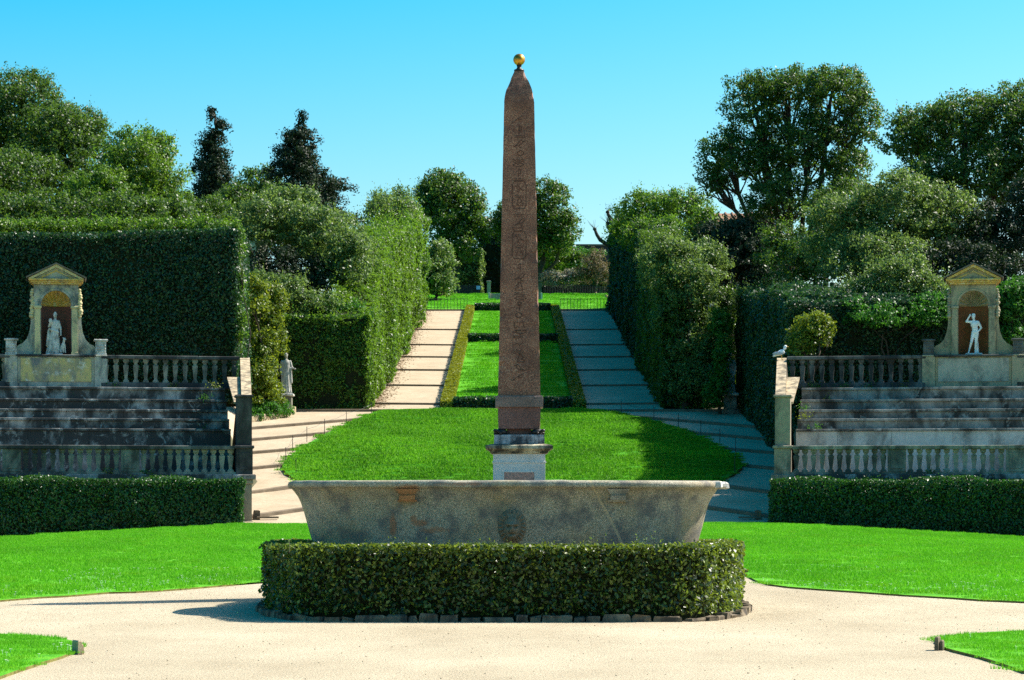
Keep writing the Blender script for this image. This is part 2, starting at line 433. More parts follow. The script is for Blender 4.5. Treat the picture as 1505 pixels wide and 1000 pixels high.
# one ground sheet to the horizon
gx = np.unique(np.concatenate([np.linspace(-900, -60, 12), np.linspace(-60, -24, 13), np.arange(-24, 24.01, .8), np.linspace(24, 60, 13), np.linspace(60, 900, 12)]))
gy = np.unique(np.concatenate([np.linspace(-300, 0, 8), np.arange(0, 84, 3.), np.arange(84, 130, 1.), np.arange(130, 235, 3.), np.linspace(235, 330, 14), np.linspace(330, 1600, 10)]))
XX, YY = np.meshgrid(gx, gy)
ZZ = H(XX, YY) - 0.10
nx, ny = len(gx), len(gy)
V = np.stack([XX.ravel(), YY.ravel(), ZZ.ravel()], 1)
Fc = [(j * nx + i, j * nx + i + 1, (j + 1) * nx + i + 1, (j + 1) * nx + i) for j in range(ny - 1) for i in range(nx - 1)]
struct(part('ground', V, Fc, M['soil'], None, True))
struct(sheet('gravel_court', [(-40, -20), (40, -20), (40, 87.9), (-40, 87.9)], lambda x, y: H(x, y), 4.0, M['gravel']))

# lawns of the court: near edges from the photograph, far edges along the hedges' feet
LL = [(-19.5, 41.2)] + [G(*p) for p in ((0, 885), (60, 880), (100, 878), (160, 873), (200, 872), (250, 869), (300, 865), (345, 861), (385, 856))] + [(-3.9, 47.5), (-3.1, 50), (-2.7, 56), (-2.9, 66), (-3.9, 76), (-5.2, 83), (-6.6, 85.6), (-9.3, 85.0), (-13, 84.2), (-19.5, 83.2)]
RL = [(19.5, 41.0)] + [G(*p) for p in ((1505, 887), (1440, 884), (1400, 881), (1330, 877), (1260, 872), (1200, 868), (1160, 865), (1130, 861), (1110, 855), (1097, 848))] + [(3.7, 51), (3.0, 56), (2.9, 66), (3.9, 77), (5.2, 84), (6.4, 86.6), (8.2, 86.2), (13, 84.6), (19.5, 83.2)]
FL = [(-12, 31.3)] + [(((px - CX) / F) * F * EYE / (py - YH), F * EYE / (py - YH)) for px, py in ((0, 935), (30, 936), (60, 938), (85, 941), (105, 945), (116, 951), (112, 960), (90, 969), (60, 978), (30, 988), (0, 999))] + [(-12, 20.5)]
FR = [(12, 32.0)] + [(((px - CX) / F) * F * EYE / (py - YH), F * EYE / (py - YH)) for px, py in ((1505, 930), (1460, 932), (1410, 936), (1380, 939), (1374, 946), (1382, 953), (1400, 959), (1440, 969), (1475, 980), (1505, 991))] + [(12, 21)]
LAWN_OFF = 0.03
for nm, pl in (('lawn', LL), ('lawn', RL), ('lawn', FL), ('lawn', FR)):
    struct(sheet(nm, pl, lambda x, y: H(x, y) + LAWN_OFF, 2.0, M['turf'], None, 0.06))

# the sloping garden path round the grass bank: one tread between each pair of step edges
RISE = 0.10
LN = [((374, 762), (445, 752)), ((371, 727), (428, 719)), ((371, 691), (413, 687)), ((371, 668), (419, 664)), ((370, 649), (460, 641)), ((370, 632), (536, 618))]
def ext(a, b, e0, e1):
    a = np.array(a); b = np.array(b); d = (b - a) / np.linalg.norm(b - a)
    return a - d * e0, b + d * e1
left_lines = [ext(GS(*a), GS(*b), 3.0, 2.2) for a, b in LN]
left_lines = [(np.array((-12.5, 87.95)), np.array((-3.0, 87.95)))] + left_lines + [(np.array((-13.5, 123.3)), np.array((0.0, YR)))]
path = struct(sheet('garden_path', [(-14, 87.6), (14, 87.6), (14, 124.5), (-14, 124.5)], lambda x, y: H(x, np.maximum(y, Y0)) - 0.02, 2.0, M['path']))
def slope(xy):
    xy = np.asarray(xy)
    return 1.0 + SL * (np.maximum(xy[..., 1], Y0) - Y0)
def tread(A, B, mat, parent, r=RISE, nm='path_tread'):
    n, m_ = 8, 6; V = []; Fc = []
    for j in range(m_ + 1):
        t = j / m_
        for i in range(n + 1):
            s = i / n
            p = (A[0] * (1 - s) + A[1] * s) * (1 - t) + (B[0] * (1 - s) + B[1] * s) * t
            V.append((p[0], p[1], slope(p) + 0.012 + r * (1 - t) ** 1.0))
    for j in range(m_):
        for i in range(n):
            k = j * (n + 1) + i; f = (k, k + 1, k + n + 2, k + n + 1)
            Fc.append(f)
    o = part(nm, V, Fc, mat, parent)
    if o.data.polygons[0].normal.z < 0: o.data.flip_normals()
    return o
def step_edge(a, b, parent, r=RISE):
    a = np.array(a); b = np.array(b); d = (b - a) / np.linalg.norm(b - a); n = np.array((-d[1], d[0]));
    if n[1] < 0: n = -n
    V = []; Fc = []; k = max(2, int(np.linalg.norm(b - a) / .5))
    for i in range(k + 1):
        c = a + (b - a) * i / k; j = random.uniform(-.015, .015)
        for off, z in ((-.06 + j, -.06), (-.06 + j, r + .02), (.16, r + .02 + .16 * SL), (.16, -.06)):
            p = c + n * off; V.append((p[0], p[1], slope(c) + z))
    for i in range(k):
        for q in range(4):
            w = (q + 1) % 4; Fc.append((i * 4 + q, i * 4 + w, i * 4 + 4 + w, i * 4 + 4 + q))
    Fc += [(3, 2, 1, 0), (k * 4, k * 4 + 1, k * 4 + 2, k * 4 + 3)]
    return part('step_edge', V, Fc, M['step'], parent)
for sgn in (1, -1):
    mir = lambda L: (np.array((L[0][0] * sgn, L[0][1])), np.array((L[1][0] * sgn, L[1][1])))
    for k in range(len(left_lines) - 1):
        tread(mir(left_lines[k]), mir(left_lines[k + 1]), M['path'], path, RISE if k else 0.0)
        if k: step_edge(*mir(left_lines[k]), path)
step_edge((-13.5, 123.35), (13.5, 123.35), path, .10)

# the two ramps beside the parterre
RAMP_Y = [YR + .1, 126.6, 136.0, 145.0, 153.6, 162.6, 175.5, YT]
for sgn in (-1, 1):
    x0, x1 = (-6.9, -3.45) if sgn < 0 else (3.55, 7.3)
    rp = struct(sheet('ramp_path', [(x0, YR), (x1, YR), (x1, YT), (x0, YT)], lambda x, y: H(x, y) - .02, 6.0, M['path']))
    for k in range(len(RAMP_Y) - 1):
        a, b = RAMP_Y[k], RAMP_Y[k + 1]; tl = .16 * sgn * -1
        A = (np.array((x0, a + (tl if k else 0))), np.array((x1, a - (tl if k else 0)))); B = (np.array((x0, b + (tl if k < len(RAMP_Y) - 2 else 0))), np.array((x1, b - (tl if k < len(RAMP_Y) - 2 else 0))))
        tread(A, B, M['path'], rp, .075)
        if k: step_edge(A[0], A[1], rp, .075)
    step_edge((x0, YT), (x1, YT), rp, .10)

# grass bank between the curving paths, swelling a little in the middle
ML = [(640, 605), (600, 605.5), (570, 607), (545, 612), (520, 622), (490, 637), (465, 650), (445, 661), (430, 672), (419, 683), (415, 691), (420, 701), (440, 713)]
MR = [(1055, 714), (1078, 703), (1091, 692), (1088, 680), (1070, 668), (1050, 656), (1025, 645), (1000, 634), (970, 625), (940, 617), (910, 611), (880, 607), (862, 605)]
mound_poly = [GS(*p) for p in ML] + [(-6.6, 93.6), (-4.6, 91.2), (-2, 90.0), (2, 90.0), (4.6, 91.2), (6.6, 93.6)] + [GS(*p) for p in MR]
def polydist(poly, x, y):
    p = np.stack([x, y], 1); a = np.array(poly); b = np.roll(a, -1, 0); best = np.full(len(p), 1e9)
    for q, r_ in zip(a, b):
        e = r_ - q; t = np.clip(((p - q) @ e) / (e @ e), 0, 1); best = np.minimum(best, np.linalg.norm(p - q - t[:, None] * e, axis=1))
    return best
def inside(poly, x, y):
    c = np.zeros(len(x), bool); a = np.array(poly); n = len(a); j = n - 1
    for i in range(n):
        cond = ((a[i, 1] > y) != (a[j, 1] > y)) & (x < (a[j, 0] - a[i, 0]) * (y - a[i, 1]) / (a[j, 1] - a[i, 1] + 1e-12) + a[i, 0])
        c ^= cond; j = i
    return c
def mound_z(x, y):
    d = polydist(mound_poly, x, y)
    p = np.stack([x * .45, y * .45, x * 0], 1)
    return slope(np.stack([x, y], 1)) + .15 + .40 * sstep(0, 6, d) * (1 - .85 * sstep(106, 119, y)) + .08 * vnoise(p, 3) * sstep(0, 2, d)
struct(sheet('grass_bank', mound_poly, mound_z, 0.8, M['turf_rough'], None, 0.35))
# parterre turf between the ramps, upper lawn
PX = (-3.45, 3.55)
struct(sheet('parterre_lawn', [(PX[0], YR + .4), (PX[1], YR + .4), (PX[1], YT + .5), (PX[0], YT + .5)], lambda x, y: H(x, y) + .06, 4.0, M['turf']))
struct(sheet('upper_lawn', [(-22, YT + .3), (-3.5, YT + .3), (3.6, YT + .6), (24, YT + .3), (24, 219), (-22, 219)], lambda x, y: H(x, y) + .10, 3.0, M['turf'], None, .12))

# ------------------------------------------------------------------ foliage tools
class Leaves:
    """collects leaf centres, facing directions, twig directions and lengths; builds one mesh of small folded leaves"""
    def __init__(s): s.P = []; s.N = []; s.L = []; s.T = []
    def add(s, Pn, Nn, L, T=None):
        n = len(Pn)
        if n == 0: return
        s.P.append(np.asarray(Pn, np.float32)); s.N.append(np.asarray(Nn, np.float32)); s.L.append(np.broadcast_to(np.asarray(L, np.float32), (n,)).copy())
        s.T.append(np.asarray(T, np.float32) if T is not None else np.zeros((n, 3), np.float32))
    def build(s, name, mat, parent, jit=.55, wr=.55):
        Pn = np.concatenate(s.P); Nn = np.concatenate(s.N); L = np.concatenate(s.L); T0 = np.concatenate(s.T); n = len(Pn)
        po = np.array(ORG[parent.name], np.float32)
        N = nrm(nrm(Nn) + R.normal(size=(n, 3)) * jit)
        T = R.normal(size=(n, 3)) * .6 + T0 * 1.2; T = T - N * np.sum(T * N, 1, keepdims=True); T = nrm(T)
        B = np.cross(N, T); L = (L * R.uniform(.7, 1.25, n))[:, None]; W = L * wr
        Q = np.empty((n, 4, 3), np.float32); C = Pn - po
        Q[:, 0] = C - T * L * .5; Q[:, 1] = C + B * W * .5 + N * L * .09 - T * L * .06; Q[:, 2] = C + T * L * .5; Q[:, 3] = C - B * W * .5 + N * L * .09 - T * L * .06
        me = bpy.data.meshes.new(name)
        me.vertices.add(n * 4); me.loops.add(n * 4); me.polygons.add(n)
        me.vertices.foreach_set('co', Q.reshape(-1)); me.loops.foreach_set('vertex_index', np.arange(n * 4, dtype=np.int32))
        me.polygons.foreach_set('loop_start', np.arange(n, dtype=np.int32) * 4); me.polygons.foreach_set('loop_total', np.full(n, 4, np.int32))
        at = me.attributes.new('rnd', 'FLOAT', 'FACE'); at.data.foreach_set('value', R.uniform(0, 1, n).astype(np.float32))
        me.materials.append(mat); me.update(calc_edges=True)
        global NLEAF; NLEAF += n
        return link(name, me, parent, tuple(map(float, po)))
NLEAF = 0

def lsize(d, k=1.0): return 0.00118 * d * k

def sprigs(Lv, base, dirs, length, leaf, n=7):
    base = np.asarray(base); dirs = nrm(np.asarray(dirs)); m = len(base)
    if m == 0: return
    for k in range(n):
        s = (k + .5) / n
        off = R.normal(size=(m, 3)) * (leaf * .45)
        Lv.add(base + dirs * (length * s)[:, None] + off, R.normal(size=(m, 3)) + np.array((0, 0, .4)), leaf * (1.0 - .35 * s), dirs)

def hedge(name, label, poly, top, mat, leaf=None, layers=2.3, rough=.10, depth=.22, shag=0.0, shagn=0.0, group=None, base=None, weights=None, core_inset=.22, top_bulge=0.0, jit=.6, bulge_scale=.5, vfold=0.0):
    """poly: footprint, counter-clockwise; top: function(x, y) -> height of the clipped top"""
    a = np.array(poly, float); c0 = a.mean(0)
    basef = base or (lambda x, y: H(x, y))
    o = thing(name, label, 'hedge', (c0[0], c0[1], float(np.min(basef(a[:, 0], a[:, 1])))), group)
    Lv = Leaves(); n = len(a)
    Ls = leaf or lsize(c0[1])
    dens = lambda L: layers / (.30 * L * L)
    for i in range(n):
        p, q = a[i], a[(i + 1) % n]; e = q - p; ln = np.linalg.norm(e); nn = np.array((e[1], -e[0], 0)) / ln
        w = weights[i] if weights else 1.0
        if w <= 0: continue
        hm = float(np.mean(top(a[[i, (i + 1) % n], 0], a[[i, (i + 1) % n], 1]) - basef(a[[i, (i + 1) % n], 0], a[[i, (i + 1) % n], 1])))
        L = Ls if w >= .9 else Ls * 1.5
        m = int(ln * hm * dens(L) * w)
        t = R.uniform(0, 1, m); xy = p + e * t[:, None]
        zb, zt = basef(xy[:, 0], xy[:, 1]), top(xy[:, 0], xy[:, 1])
        z = zb + (zt - zb) * R.uniform(0.0, 1, m)
        Pn = np.column_stack([xy, z])
        dd = vnoise(Pn / bulge_scale, 5) * rough + vnoise(Pn / (bulge_scale * .3), 9) * rough * .5 - np.abs(R.normal(size=m)) * depth * .6
        if vfold: dd = dd + vfold * vnoise(Pn / np.array((1.3, 1.9, 7.0)), 17)
        Lv.add(Pn + nn * dd[:, None], np.tile(nn, (m, 1)) + np.array((0, 0, .25)), L)
    lo, hi = a.min(0), a.max(0); area = abs(sum(a[i, 0] * a[(i + 1) % n, 1] - a[(i + 1) % n, 0] * a[i, 1] for i in range(n))) / 2
    m = int(area * dens(Ls) * .8 * ((hi - lo).prod() / area))
    xy = lo + (hi - lo) * R.uniform(0, 1, (m, 2)); xy = xy[inside(poly, xy[:, 0], xy[:, 1])]
    Pn = np.column_stack([xy, top(xy[:, 0], xy[:, 1])])
    dd = vnoise(Pn / bulge_scale, 5) * rough - np.abs(R.normal(size=len(Pn))) * depth * .5 + .03 + top_bulge * np.clip(vnoise(Pn / 2.2, 12), -.2, 1)
    Pn[:, 2] += dd
    Lv.add(Pn, np.tile((0, 0, 1.0), (len(Pn), 1)), Ls)
    if shagn > 0:
        k = int(len(Pn) and area * shagn); idx = R.integers(0, len(Pn), k)
        sprigs(Lv, Pn[idx], np.column_stack([R.normal(size=(k, 2)) * .3, np.ones(k)]), shag * R.uniform(.3, 1, k) ** 1.5, Ls)
    f = Lv.build('foliage', mat, o, jit)
    ci = []
    for i in range(n):
        p0, p1, p2 = a[i - 1], a[i], a[(i + 1) % n]
        e1 = (p1 - p0) / np.linalg.norm(p1 - p0); e2 = (p2 - p1) / np.linalg.norm(p2 - p1)
        n1 = np.array((-e1[1], e1[0])); n2 = np.array((-e2[1], e2[0])); b_ = n1 + n2; b_ = b_ / max(.3, (1 + n1 @ n2)) 
        ci.append(p1 + b_ * core_inset)
    ci = np.array(ci)
    # subdivide long edges so that the core follows the slope
    V = [(x, y, float(basef(np.array([x]), np.array([y]))[0]) - .05) for x, y in ci] + [(x, y, float(top(np.array([x]), np.array([y]))[0]) - core_inset) for x, y in ci]
    Fc = [tuple(range(n, 2 * n))] + [(i, (i + 1) % n, (i + 1) % n + n, i + n) for i in range(n)]
    part('inner_twigs', V, Fc, M['twig'], o)
    return o

def rect(x0, y0, x1, y1): return [(x0, y0), (x1, y0), (x1, y1), (x0, y1)]

def crown(Lv, lobes, leaf, clump, fill=1.0, inner=.35, up=.3, ragged=.0, per=1.0, solid=1.0):
    """lobes: (centre xyz, radii xyz); leaf clumps over each lobe's shell, a few inside"""
    tips = []
    for c, r in lobes:
        c = np.array(c); r = np.array(r); Rm = (r[0] * r[1] * r[2]) ** (1 / 3)
        nc = max(12, int(7.4 * (Rm / clump) ** 2 * fill))
        u = nrm(R.normal(size=(nc, 3))); u[:, 2] = np.where(u[:, 2] < -.55, -u[:, 2], u[:, 2])
        rad = np.where(R.uniform(size=nc) < inner, R.uniform(.35, .8, nc), R.uniform(.82, 1.04, nc))
        rad = rad + ragged * np.clip(R.normal(size=nc), -1, 2) * .5 + .12 * vnoise(u * 2.2 + c * .37, 4)
        pc = c + u * r * rad[:, None]
        tips.append(pc)
        cr = clump * R.uniform(.6, 1.35, nc)
        per_ = max(8, int(40 * per * (clump / leaf / 2.4) ** 2))
        idx = np.repeat(np.arange(nc), per_)
        g = R.normal(size=(len(idx), 3)); g = nrm(g) * (R.uniform(0, 1, len(idx)) ** .5)[:, None]
        off = g * cr[idx][:, None] * np.array((1, 1, .8))
        Pn = pc[idx] + off
        Lv.add(Pn, g + u[idx] * .5 + np.array((0, 0, up)), leaf, u[idx] + np.array((0, 0, .3)))
        if solid > 0:                                                   # larger shaded leaves deep inside close the crown
            m = int(11 * solid * (Rm / (leaf * 2.0)) ** 2); w = nrm(R.normal(size=(m, 3)))
            Lv.add(c + w * r * (R.uniform(.25, .80, m))[:, None], w + R.normal(size=(m, 3)) * .5, leaf * 2.0)
    return tips

def limbs(base, lobes, r0, tips, n_tw=5, lean=0.0, wob=.25):
    mb = MB(); base = np.array(base, float)
    cs = np.array([c for c, r in lobes]); cm = cs.mean(0); zlo = min(c[2] - r[2] * .6 for c, r in lobes)
    fork = np.array((base[0] * .55 + cm[0] * .45, base[1] * .55 + cm[1] * .45, max(base[2] + .35 * (zlo - base[2]), base[2] + .25 * (cm[2] - base[2]))))
    k = 5; pts = [base * (1 - t) + fork * t + np.array((R.normal() * wob * .3, R.normal() * wob * .3, 0)) * (t > 0) * (t < 1) for t in np.linspace(0, 1, k)]
    pts[0][2] -= .3
    mb.tube(pts, np.linspace(r0 * 1.25, r0 * .85, k), 8)
    for (c, r), tp in zip(lobes, tips):
        c = np.array(c); m = (fork + c) / 2 + R.normal(size=3) * wob
        q = [fork, fork * .55 + m * .45, m, m * .4 + c * .6, c]
        mb.tube(q, np.linspace(r0 * .62, r0 * .22, 5), 6)
        for j in R.integers(0, len(tp), n_tw):
            e = tp[j]; s = (m + c) / 2; mm = (s + e) / 2 + R.normal(size=3) * wob * .6
            mb.tube([s, mm, e], [r0 * .2, r0 * .12, r0 * .05], 5)
    return mb

def lobe(px, py, rx, ry, d, depth=1.0):
    c = P(px, py, d); k = d / F
    return (c, (rx * k, rx * k * depth, ry * k))

def tree(name, label, lobes, mat, d, basepx=None, leafk=1.0, clump=11, fill=1.0, inner=.35, trunk=.22, bark=None, cat='tree', group=None, ragged=.05, per=1.0, up=.3, n_tw=5, shag=0, shag_n=0, wr=.55, solid=1.0):
    cx = np.mean([l[0][0] for l in lobes]); cy = np.mean([l[0][1] for l in lobes])
    bx = cx if basepx is None else (basepx - CX) / F * cy
    bz = float(H(np.array([bx]), np.array([cy]))[0])
    o = thing(name, label, cat, (bx, cy, bz), group)
    Lv = Leaves(); L = lsize(d, leafk)
    tips = crown(Lv, lobes, L, clump * d / F, fill, inner, up, ragged, per, solid)
    if shag_n:
        allp = np.concatenate(tips); cs = np.concatenate([np.tile(np.array(l[0]), (len(t), 1)) for l, t in zip(lobes, tips)])
        sel = R.integers(0, len(allp), shag_n); b = allp[sel]; dd = nrm(b - cs[sel]) * .7 + np.array((0, 0, .8)); 
        sprigs(Lv, b, dd, shag * d / F * R.uniform(.4, 1, shag_n), L)
    Lv.build('crown', mat, o, .6, wr)
    limbs((bx, cy, bz), lobes, trunk, tips, n_tw).build('trunk', bark or M['bark'], o, True)
    return o
# ------------------------------------------------------------------ the granite basin
BX, BY, BA, BB, BP = -0.10, 39.0, 3.28, 1.62, 2.7
BPROF = [(1.985, .05), (1.972, .012), (1.94, 0.0), (1.90, .0), (1.885, .012), (1.870, .062), (1.82, .10), (1.75, .15), (1.66, .195), (1.5, .245), (1.3, .30), (1.03, .375), (.75, .46), (.55, .57), (.42, .75), (.36, 1.0)]
def super_ring(a, b, n=120, p=BP):
    out = []
    for i in range(n):
        t = 2 * math.pi * i / n; c, s = math.cos(t), math.sin(t)
        out.append((BX + a * math.copysign(abs(c) ** (2 / p), c), BY + b * math.copysign(abs(s) ** (2 / p), s)))
    return out
def basin_front(x, z):
    zs = [q[0] for q in BPROF][::-1]; of = [q[1] for q in BPROF][::-1]
    o = float(np.interp(z, zs, of)); a, b = BA - o, BB - o
    return BY - b * max(0, 1 - abs((x - BX) / a) ** BP) ** (1 / BP)
def basin_mat():
    m, t, b = newmat('speckled_granite')
    g = t.nodes.new('ShaderNodeNewGeometry'); sp = t.nodes.new('ShaderNodeSeparateXYZ'); t.links.new(g.outputs['Position'], sp.inputs[0])
    n1 = noise(t, 55, 3, .9); n2 = noise(t, 1.3, 5, .6); n3 = noise(t, 3.0, 5, .6)
    c = ramp(t, n1, [(0.34, (.13, .112, .08)), (0.5, (.35, .31, .225)), (0.64, (.66, .59, .45))])
    c = mix(t, ramp(t, n2, [(.46, (0, 0, 0)), (.66, (.45, .45, .45))]), c, (.34, .23, .08))       # ochre bloom
    c = mix(t, ramp(t, n3, [(.38, (.75, .75, .75)), (.54, (0, 0, 0))]), c, (.12, .118, .12))           # grey weathering
    def spot(px, pz, rx, rz, nz=.5):
        dx = math_(t, 'DIVIDE', math_(t, 'SUBTRACT', sp.outputs[0], px), rx); dz = math_(t, 'DIVIDE', math_(t, 'SUBTRACT', sp.outputs[2], pz), rz)
        q = math_(t, 'ADD', math_(t, 'MULTIPLY', dx, dx), math_(t, 'MULTIPLY', dz, dz))
        q = math_(t, 'ADD', q, math_(t, 'MULTIPLY', math_(t, 'SUBTRACT', noise(t, 6, 4), .5), nz * 4))
        return ramp(t, math_(t, 'SUBTRACT', 1.3, q), [(.1, (0, 0, 0)), (1.0, (.65, .65, .65))])
    for s in ((-1.13, 1.26, .20, .05, .9), (-1.36, 1.36, .13, .05, .9), (-1.44, 1.43, .06, .05, .7), (-1.53, 1.87, .20, .07, .5), (-.75, 1.93, .35, .03, .7), (-1.75, 1.30, .05, .18, .8)):
        c = mix(t, spot(*s), c, (.36, .15, .065))
    # pale mended crack running down to the right
    ln = math_(t, 'ABSOLUTE', math_(t, 'SUBTRACT', math_(t, 'ADD', sp.outputs[0], math_(t, 'MULTIPLY', math_(t, 'SUBTRACT', sp.outputs[2], 1.93), .55)), math_(t, 'ADD', 1.16, math_(t, 'MULTIPLY', math_(t, 'SUBTRACT', n3, .5), .10))))
    c = mix(t, ramp(t, ln, [(.012, (.85, .85, .85)), (.030, (0, 0, 0))]), c, (.50, .40, .25))
    t.links.new(c, b.inputs['Base Color']); b.inputs['Roughness'].default_value = .75; b.inputs['Specular IOR Level'].default_value = .3
    bump(t, b, noise(t, 70, 4, .8), .6, .012)
    return m
M['basin'] = basin_mat()
M['basin_plain'] = obelisk_mat('grey_granite', (.12, .105, .085), (.26, .23, .18), (.46, .42, .33))
M['basin_rust'] = obelisk_mat('rust_stained_granite', (.28, .12, .05), (.42, .19, .08), (.5, .3, .16))
M['basin_light'] = obelisk_mat('light_grey_granite', (.18, .16, .13), (.36, .33, .27), (.56, .52, .43))
M['chipped'] = obelisk_mat('pale_chipped_granite', (.42, .39, .33), (.58, .55, .48), (.72, .70, .64))
M['water'] = simple('still_water', (.02, .03, .03), .08, .5, 0, .1, 1, 0)
basin = thing('granite_basin', 'long oval grey granite basin with flaring rim and lion mask inside the clipped hedge', 'basin', (BX, BY, 0.0))
mb = MB(); rg = []
for z, o in BPROF:
    r = super_ring(BA - o, BB - o)
    pp = np.array([(x, y, z) for x, y in r]); nv = vnoise(pp * 2.5, 21) * .012 + vnoise(pp * 9, 22) * .004
    ctr = np.array((BX, BY)); d = nrm(pp[:, :2] - ctr); pp[:, :2] += d * nv[:, None]
    pp[:, 2] += vnoise(np.column_stack([pp[:, :2] * 3, pp[:, 2] * 0]), 23) * (.010 if z > 1.85 else 0)
    rg.append([tuple(q) for q in pp])
inner = []
for z, o in ((1.985, .13), (1.95, .17), (1.7, .22), (1.2, .34), (.9, .55)):
    inner.append([(x, y, z) for x, y in super_ring(BA - o, BB - o)])
mb.rings(list(reversed(inner)) + rg, True, True, True)
mb.build('bowl', M['basin'], basin, True)
mb = MB()
for sx in (-1.6, 1.6): MB().box((BX + sx, BY, .22), (.7, 1.0, .44), bev=.03).build('support_block', M['basin_plain'], basin)
MB().rings([[(x, y, 1.55) for x, y in super_ring(BA - .26, BB - .26)]], True, False, True).build('water', M['water'], basin)
def lug(xc, mat, hang):
    ob = MB()
    for (w0, w1, z0, z1, pr) in ((.17, .10, 1.86, 1.765, .05), (.115, .115, 1.765, 1.70, .10), (.145, .135, 1.70, 1.675, .075)):
        V = []
        for z, w in ((z0, w0), (z1, w1)):
            for s in (-1, 1):
                y = basin_front(xc + s * w, z); V += [(xc + s * w, y - pr, z), (xc + s * w, y + .06, z)]
        ob.add(V, [(0, 2, 6, 4), (1, 5, 7, 3), (0, 4, 5, 1), (2, 3, 7, 6), (0, 1, 3, 2), (4, 6, 7, 5)])
    ob.build('handle_lug', mat, basin)
lug((598 - CX) / F * 37.5, M['basin_rust'], 0); lug((909 - CX) / F * 37.5, M['basin_light'], 0)
# lion mask in relief: a height field laid on the wall
mx, mz, mw, mh = (752.5 - CX) / F * 37.5 + .0, 1.31, .215, .25
V = []; Fc = []; n1, n2 = 44, 50
for j in range(n2 + 1):
    for i in range(n1 + 1):
        u = (i / n1 - .5) * 2; v = (j / n2 - .5) * 2
        r = math.hypot(u, v * .95); th = math.atan2(v, u)
        h = .035 * max(0, 1 - r ** 4)
        mane = .022 * (.5 + .5 * math.cos(th * 22)) * math.exp(-((r - .82) / .14) ** 2)
        fx, fy = u / .55, (v + .12) / .68; f = max(0, 1 - fx * fx - fy * fy); face = .085 * math.sqrt(f)
        nose = .035 * math.exp(-(u / .10) ** 2) * math.exp(-((v + .12) / .26) ** 2)
        brow = .026 * math.exp(-((v - .12 - .10 * abs(u)) / .06) ** 2) * (abs(u) < .42)
        eye = -.032 * sum(math.exp(-((u - s * .22) / .11) ** 2 - ((v + .02) / .06) ** 2) for s in (-1, 1))
        mouth = -.035 * math.exp(-((v + .43 + .1 * u * u) / .05) ** 2 - (u / .22) ** 2); chin = .018 * math.exp(-((v + .6) / .1) ** 2 - (u / .2) ** 2)
        fore = .02 * math.exp(-((v - .55) / .18) ** 2 - (u / .5) ** 2) * (1 + .4 * math.cos(u * 26))
        h += mane + face + nose + brow + eye + mouth + chin + fore
        if r >= 1: h = -.02
        x = mx + u * mw; z = mz + v * mh
        V.append((x, basin_front(x, z) - h * 1.9, z))
for j in range(n2):
    for i in range(n1):
        k = j * (n1 + 1) + i; Fc.append((k, k + 1, k + n1 + 2, k + n1 + 1))
part('lion_mask', V, Fc, M['mask'], basin, True)
# broken pale corner of the rim at the right
mb = MB()
for k in range(9):
    t = -0.30 + k * .055; x = BX + (BA - .02) * math.cos(t) ** (2 / BP); y = BY - (BB - .02) * abs(math.sin(t)) ** (2 / BP)
    mb.box((x, y, 1.925 + R.normal() * .008), (.13 + R.uniform(0, .05), .2, .09 + R.uniform(-.02, .02)), R.uniform(-.5, .5), .9, .015)
mb.build('broken_rim', M['chipped'], basin)

# ------------------------------------------------------------------ the obelisk on its pedestal
OX, OY = (763 - CX) / F * 43, 43.0
def oz(py): return EYE + (YH - py) * OY / F
ok = OY / F
ob = thing('obelisk', 'tall red granite obelisk with carved signs, gilt ball on top and white pedestal', 'obelisk', (OX, OY, float(H(OX, OY))))
def sqring(w, z, n=4, ch=0.0, seed=0, dx=0.0):
    pts = []
    for a_, b_ in (((-1, -1), (1, -1)), ((1, -1), (1, 1)), ((1, 1), (-1, 1)), ((-1, 1), (-1, -1))):
        for k in range(n):
            t = k / n; pts.append([OX + dx + w / 2 * (a_[0] * (1 - t) + b_[0] * t), OY + w / 2 * (a_[1] * (1 - t) + b_[1] * t), z])
    pts = np.array(pts)
    if ch:
        nz = vnoise(pts * np.array((9, 9, 14)), 31 + seed); cor = np.array([1.0 if k % n == 0 else .25 for k in range(4 * n)])
        pull = np.clip(nz - .15, 0, 1) * ch * cor
        d = nrm(pts[:, :2] - np.array((OX + dx, OY))); pts[:, :2] -= d * pull[:, None]
    return [tuple(p) for p in pts]
rg = []
for k in range(61):
    t = k / 60; z = oz(583) * (1 - t) + oz(153) * t; w = (62 * (1 - t) + 44 * t) * ok
    rg.append(sqring(w, z, 6, .045 if .02 < t < .98 else .02))
MB().rings(rg, True, True, True).build('shaft', M['granite_red'], ob)
rg = [sqring((44 * (1 - t) + 14 * t) * ok * (1 + .16 * math.sin(math.pi * t)), oz(153) * (1 - t) + oz(106) * t, 6, .05, 5) for t in np.linspace(0, 1, 14)]
MB().rings(rg, True, False, True).build('pyramidion', M['granite_red'], ob)
mb = MB()
zc = [(107, 4.5), (105.5, 7.5), (103, 7.5), (101.5, 4.2), (99, 3.0), (96.5, 4.0)]
mb.rings([[(OX + r * ok * math.cos(a), OY + r * ok * math.sin(a), oz(y)) for a in np.linspace(0, 2 * math.pi, 17)[:-1]] for y, r in zc], True, True, True)
mb.build('finial_neck', M['bronze'], ob, True)
MB().ell((OX, OY, oz(88)), (8.7 * ok,) * 3, 28, 18).build('gilt_ball', M['gold'], ob, True)
